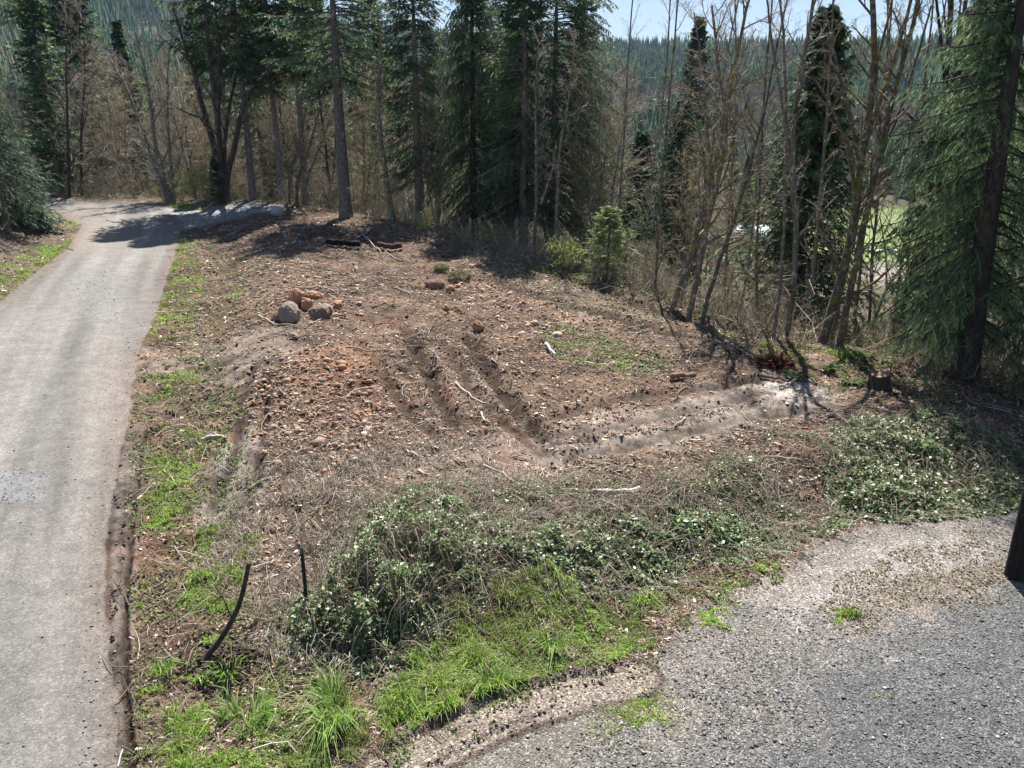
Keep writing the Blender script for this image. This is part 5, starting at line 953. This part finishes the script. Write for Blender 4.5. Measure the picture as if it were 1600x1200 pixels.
for i, (u, v, lb) in enumerate([(1243, 592, 'sword fern beside the reddish root ball'), (1330, 602, 'sword fern left of the cut stump'), (1295, 580, 'small sword fern at the foot of the largest maple')]):
    rng = np.random.default_rng(700+i); n = 26; K = 7; t = np.linspace(0, 1, K); a = rng.uniform(0, 6.28, n); L = rng.uniform(.35, .6, n)*(1 if i < 2 else .8); mb = MB()
    P = np.stack([np.cos(a)[:, None]*L[:, None]*t, np.sin(a)[:, None]*L[:, None]*t, L[:, None]*(1.1*t-.85*t**2)], 2); V, F = tubes(P, np.full((n, K), .005), 3); mb.add(V, F, (.12, .11, .04))
    q = np.linspace(.12, 1, 16); C = np.stack([np.cos(a)[:, None]*L[:, None]*q, np.sin(a)[:, None]*L[:, None]*q, L[:, None]*(1.1*q-.85*q**2)], 2).reshape(-1, 3); sd = np.repeat(np.stack([-np.sin(a), np.cos(a), 0*a], 1), 16, 0); ql = np.tile(.11*(1.05-q), n)[:, None]; fw = np.repeat(np.stack([np.cos(a), np.sin(a), 0*a], 1), 16, 0)*.02
    for s_ in (-1, 1):
        V = np.stack([C-fw*.5, C+fw*.5, C+sd*s_*ql+fw, C+sd*s_*ql*.8-fw*.3], 1).reshape(-1, 3); mb.add(V, np.arange(len(C))[:, None]*4+np.array([[0, 1, 2, 3]]), palette(rng, 1, [(.10, .15, .04)])[0])
    o = mb.build('fern', M['shrub']); o.location = at(u, v); tag(o, lb, 'fern')

# ------------------------------------------------------------------ far woods on the hills, one mass each
def farwoods():
    rng = np.random.default_rng(90); n = 30000; a = np.radians(rng.uniform(-38, 40, n)); r = 235+(1540-235)*rng.random(n)**.8; x, y = r*np.sin(a), r*np.cos(a)
    f = fbm(x, y, 1/170., 3, 61); con = (f+.9*(r-650)/700+.5*(x < -60) > 0); con |= rng.random(n) < .12; ok = sdf(x, y, FIELD) > 4; z = terrain(x, y)
    k = con & ok & (rng.random(n) < .85); X, Y, Z = x[k], y[k], z[k]; N = len(X); mb = MB()
    V0, F0 = [], []; nt_ = 7; ns = 5
    for t in range(nt_):
        rr = 1-t/nt_; zb = .06+t/nt_*.9; zt = zb+1.9/nt_; i0 = len(V0)
        for s in range(ns*2): q = rr*(1 if s % 2 else .5)*(.9+.2*((t*7+s*3) % 5)/5); an = s*math.pi/ns+t*1.1; V0.append((math.cos(an)*q, math.sin(an)*q, zb-.03*(s % 2)))
        V0.append((0, 0, min(zt, 1.0)))
        for s in range(ns*2): F0.append((i0+s, i0+(s+1) % (ns*2), i0+ns*2))
    H_ = rng.uniform(7, 20, N)*(1+.25*(Y > 1000))*(1+.35*fbm(X, Y, 1/90., 2, 65)); sc = np.stack([H_*rng.uniform(.13, .2, N), H_*rng.uniform(.13, .2, N), H_], 1); al = rng.uniform(0, 6.28, N)
    Mx = np.stack([np.stack([np.cos(al), -np.sin(al), 0*al], 1), np.stack([np.sin(al), np.cos(al), 0*al], 1), np.stack([0*al, 0*al, 1+0*al], 1)], 1)
    scat(mb, np.array(V0), np.array(F0), np.stack([X, Y, Z-.5], 1), Mx, sc, palette(rng, N, [(.055, .11, .055), (.035, .075, .04), (.09, .14, .06)], .35)*(1+.8*fbm(X, Y, 1/60., 3, 64))[:, None])
    o = mb.build('far_conifer_forest', M['farfol']); tag(o, 'distant dark conifer forest covering the ridge', 'forest', kind='stuff')
    k = ~con & ok; X, Y, Z = x[k][:7000], y[k][:7000], z[k][:7000]; N = len(X); mb = MB(); q = 70
    V0 = []; F0 = []
    for i in range(q):
        d = nrm(rng.normal(size=3)*[1, 1, .9]); c = d*rng.random()**.4*np.array([.5, .5, .45])+[0, 0, .55]; u_ = nrm(d+rng.normal(0, .6, 3)+[0, 0, .6])*.13; w_ = nrm(np.cross(u_, rng.normal(size=3)))*.016
        V0 += [c-w_, c+w_, c+u_]; F0.append((3*i, 3*i+1, 3*i+2))
    for i in range(3): V0 += [(-.015, .01*i, 0), (.015, .0, 0), (.1*(i-1), .05*i, .7)]; F0.append((3*(q+i), 3*(q+i)+1, 3*(q+i)+2))
    H_ = rng.uniform(9, 15, N); al = rng.uniform(0, 6.28, N)
    Mx = np.stack([np.stack([np.cos(al), -np.sin(al), 0*al], 1), np.stack([np.sin(al), np.cos(al), 0*al], 1), np.stack([0*al, 0*al, 1+0*al], 1)], 1)
    scat(mb, np.array(V0), np.array(F0), np.stack([X, Y, Z-.3], 1), Mx, np.stack([H_*.8, H_*.8, H_], 1), palette(rng, N, [(.27, .21, .175), (.2, .155, .13), (.24, .20, .13)], .25))
    o = mb.build('far_bare_woods', M['farfol']); tag(o, 'distant leafless brown woods on the lower hillside', 'woods', kind='stuff')
farwoods()
# ------------------------------------------------------------------ small things in the valley
def house(u, v, Y, w, d, h, col, roofc, label, rz=0):
    q = pd(u, v, Y); z = H1(q[0], q[1]); root = thing('house', label, 'house', (q[0], q[1], z), rz)
    V = np.array([[a, b, c] for c in (-.5, h) for a, b in ((-w/2, -d/2), (w/2, -d/2), (w/2, d/2), (-w/2, d/2))]); V = np.concatenate([V, [[-w/2, 0, h+d*.25], [w/2, 0, h+d*.25]]])
    mb = MB(); mb.add(V, [BOX[[0, 2, 3, 4, 5]], np.array([[4, 8, 7], [5, 6, 9]])], col); mb.build('wall', M['stones'], root)
    mb = MB(); e = .5; t = .2
    for s in (-1, 1):
        A = np.array([[-w/2-e, s*(d/2+e), h-.3], [w/2+e, s*(d/2+e), h-.3], [w/2+e, 0, h+d*.25+.05], [-w/2-e, 0, h+d*.25+.05]]); V = np.concatenate([A, A+[0, 0, t]]); mb.add(V, BOX, roofc)
    mb.build('roof', M['stones'], root)
    for i in range(3):
        x0 = -w/2+w*(i+.6)/3.4; mb = MB(); V = np.array([[a, b, c] for c in (h*.4, h*.8) for a, b in ((x0-.5, -d/2-.03), (x0+.5, -d/2-.03), (x0+.5, -d/2-.005), (x0-.5, -d/2-.005))]); mb.add(V, BOX, (.03, .035, .045)); mb.build('window', M['pebbles'], root)
house(1163, 372, 195, 13, 8, 3, (.6, .62, .65), (.75, .78, .82), 'low white roofed house in the valley behind the bare alders')
house(1120, 378, 200, 7, 5, 2.2, (.5, .5, .5), (.8, .8, .8), 'small white shed left of the low valley house')
house(1032, 168, 640, 14, 9, 3.5, (.4, .36, .32), (.75, .75, .76), 'tiny pale roofed house on the far hillside')
p = pd(1390, 410, 185); z = H1(p[0], p[1]); mb = MB()
for i in range(12):
    x0 = -11+i*2.0; V = np.array([[a, b, c] for c in (-.3, .45+.06*math.sin(i*2.1)) for a, b in ((x0, -1.1), (x0+1.85, -1.1), (x0+1.85, 1.1), (x0, 1.1))]); mb.add(V, BOX, (.8, .8, .8))
o = mb.build('white_wall', M['stones']); o.location = (p[0], p[1], z); tag(o, 'long low white wall at the edge of the valley field', 'wall')
# ------------------------------------------------------------------ air
hz = MB(); V = np.array([[a, b, c] for c in (-30.0, 0) for a, b in ((-4500, -4500), (4500, -4500), (4500, 4500), (-4500, 4500))])
lo = -70.0; V[:4, 2] = lo-4; V[4:, 2] = 330
hz.add(V, BOX); me = hz.mesh('haze'); m, t, b = nodemat('air'); t.nodes.remove(b); pv = N_(t, 'ShaderNodeVolumePrincipled'); pv.inputs['Color'].default_value = (.5, .68, 1, 1); pv.inputs['Density'].default_value = .00007
pv.inputs['Anisotropy'].default_value = .1; t.links.new(pv.outputs[0], t.nodes['Material Output'].inputs['Volume'])
o = obj('haze', me, m); tag(o, kind='stuff')
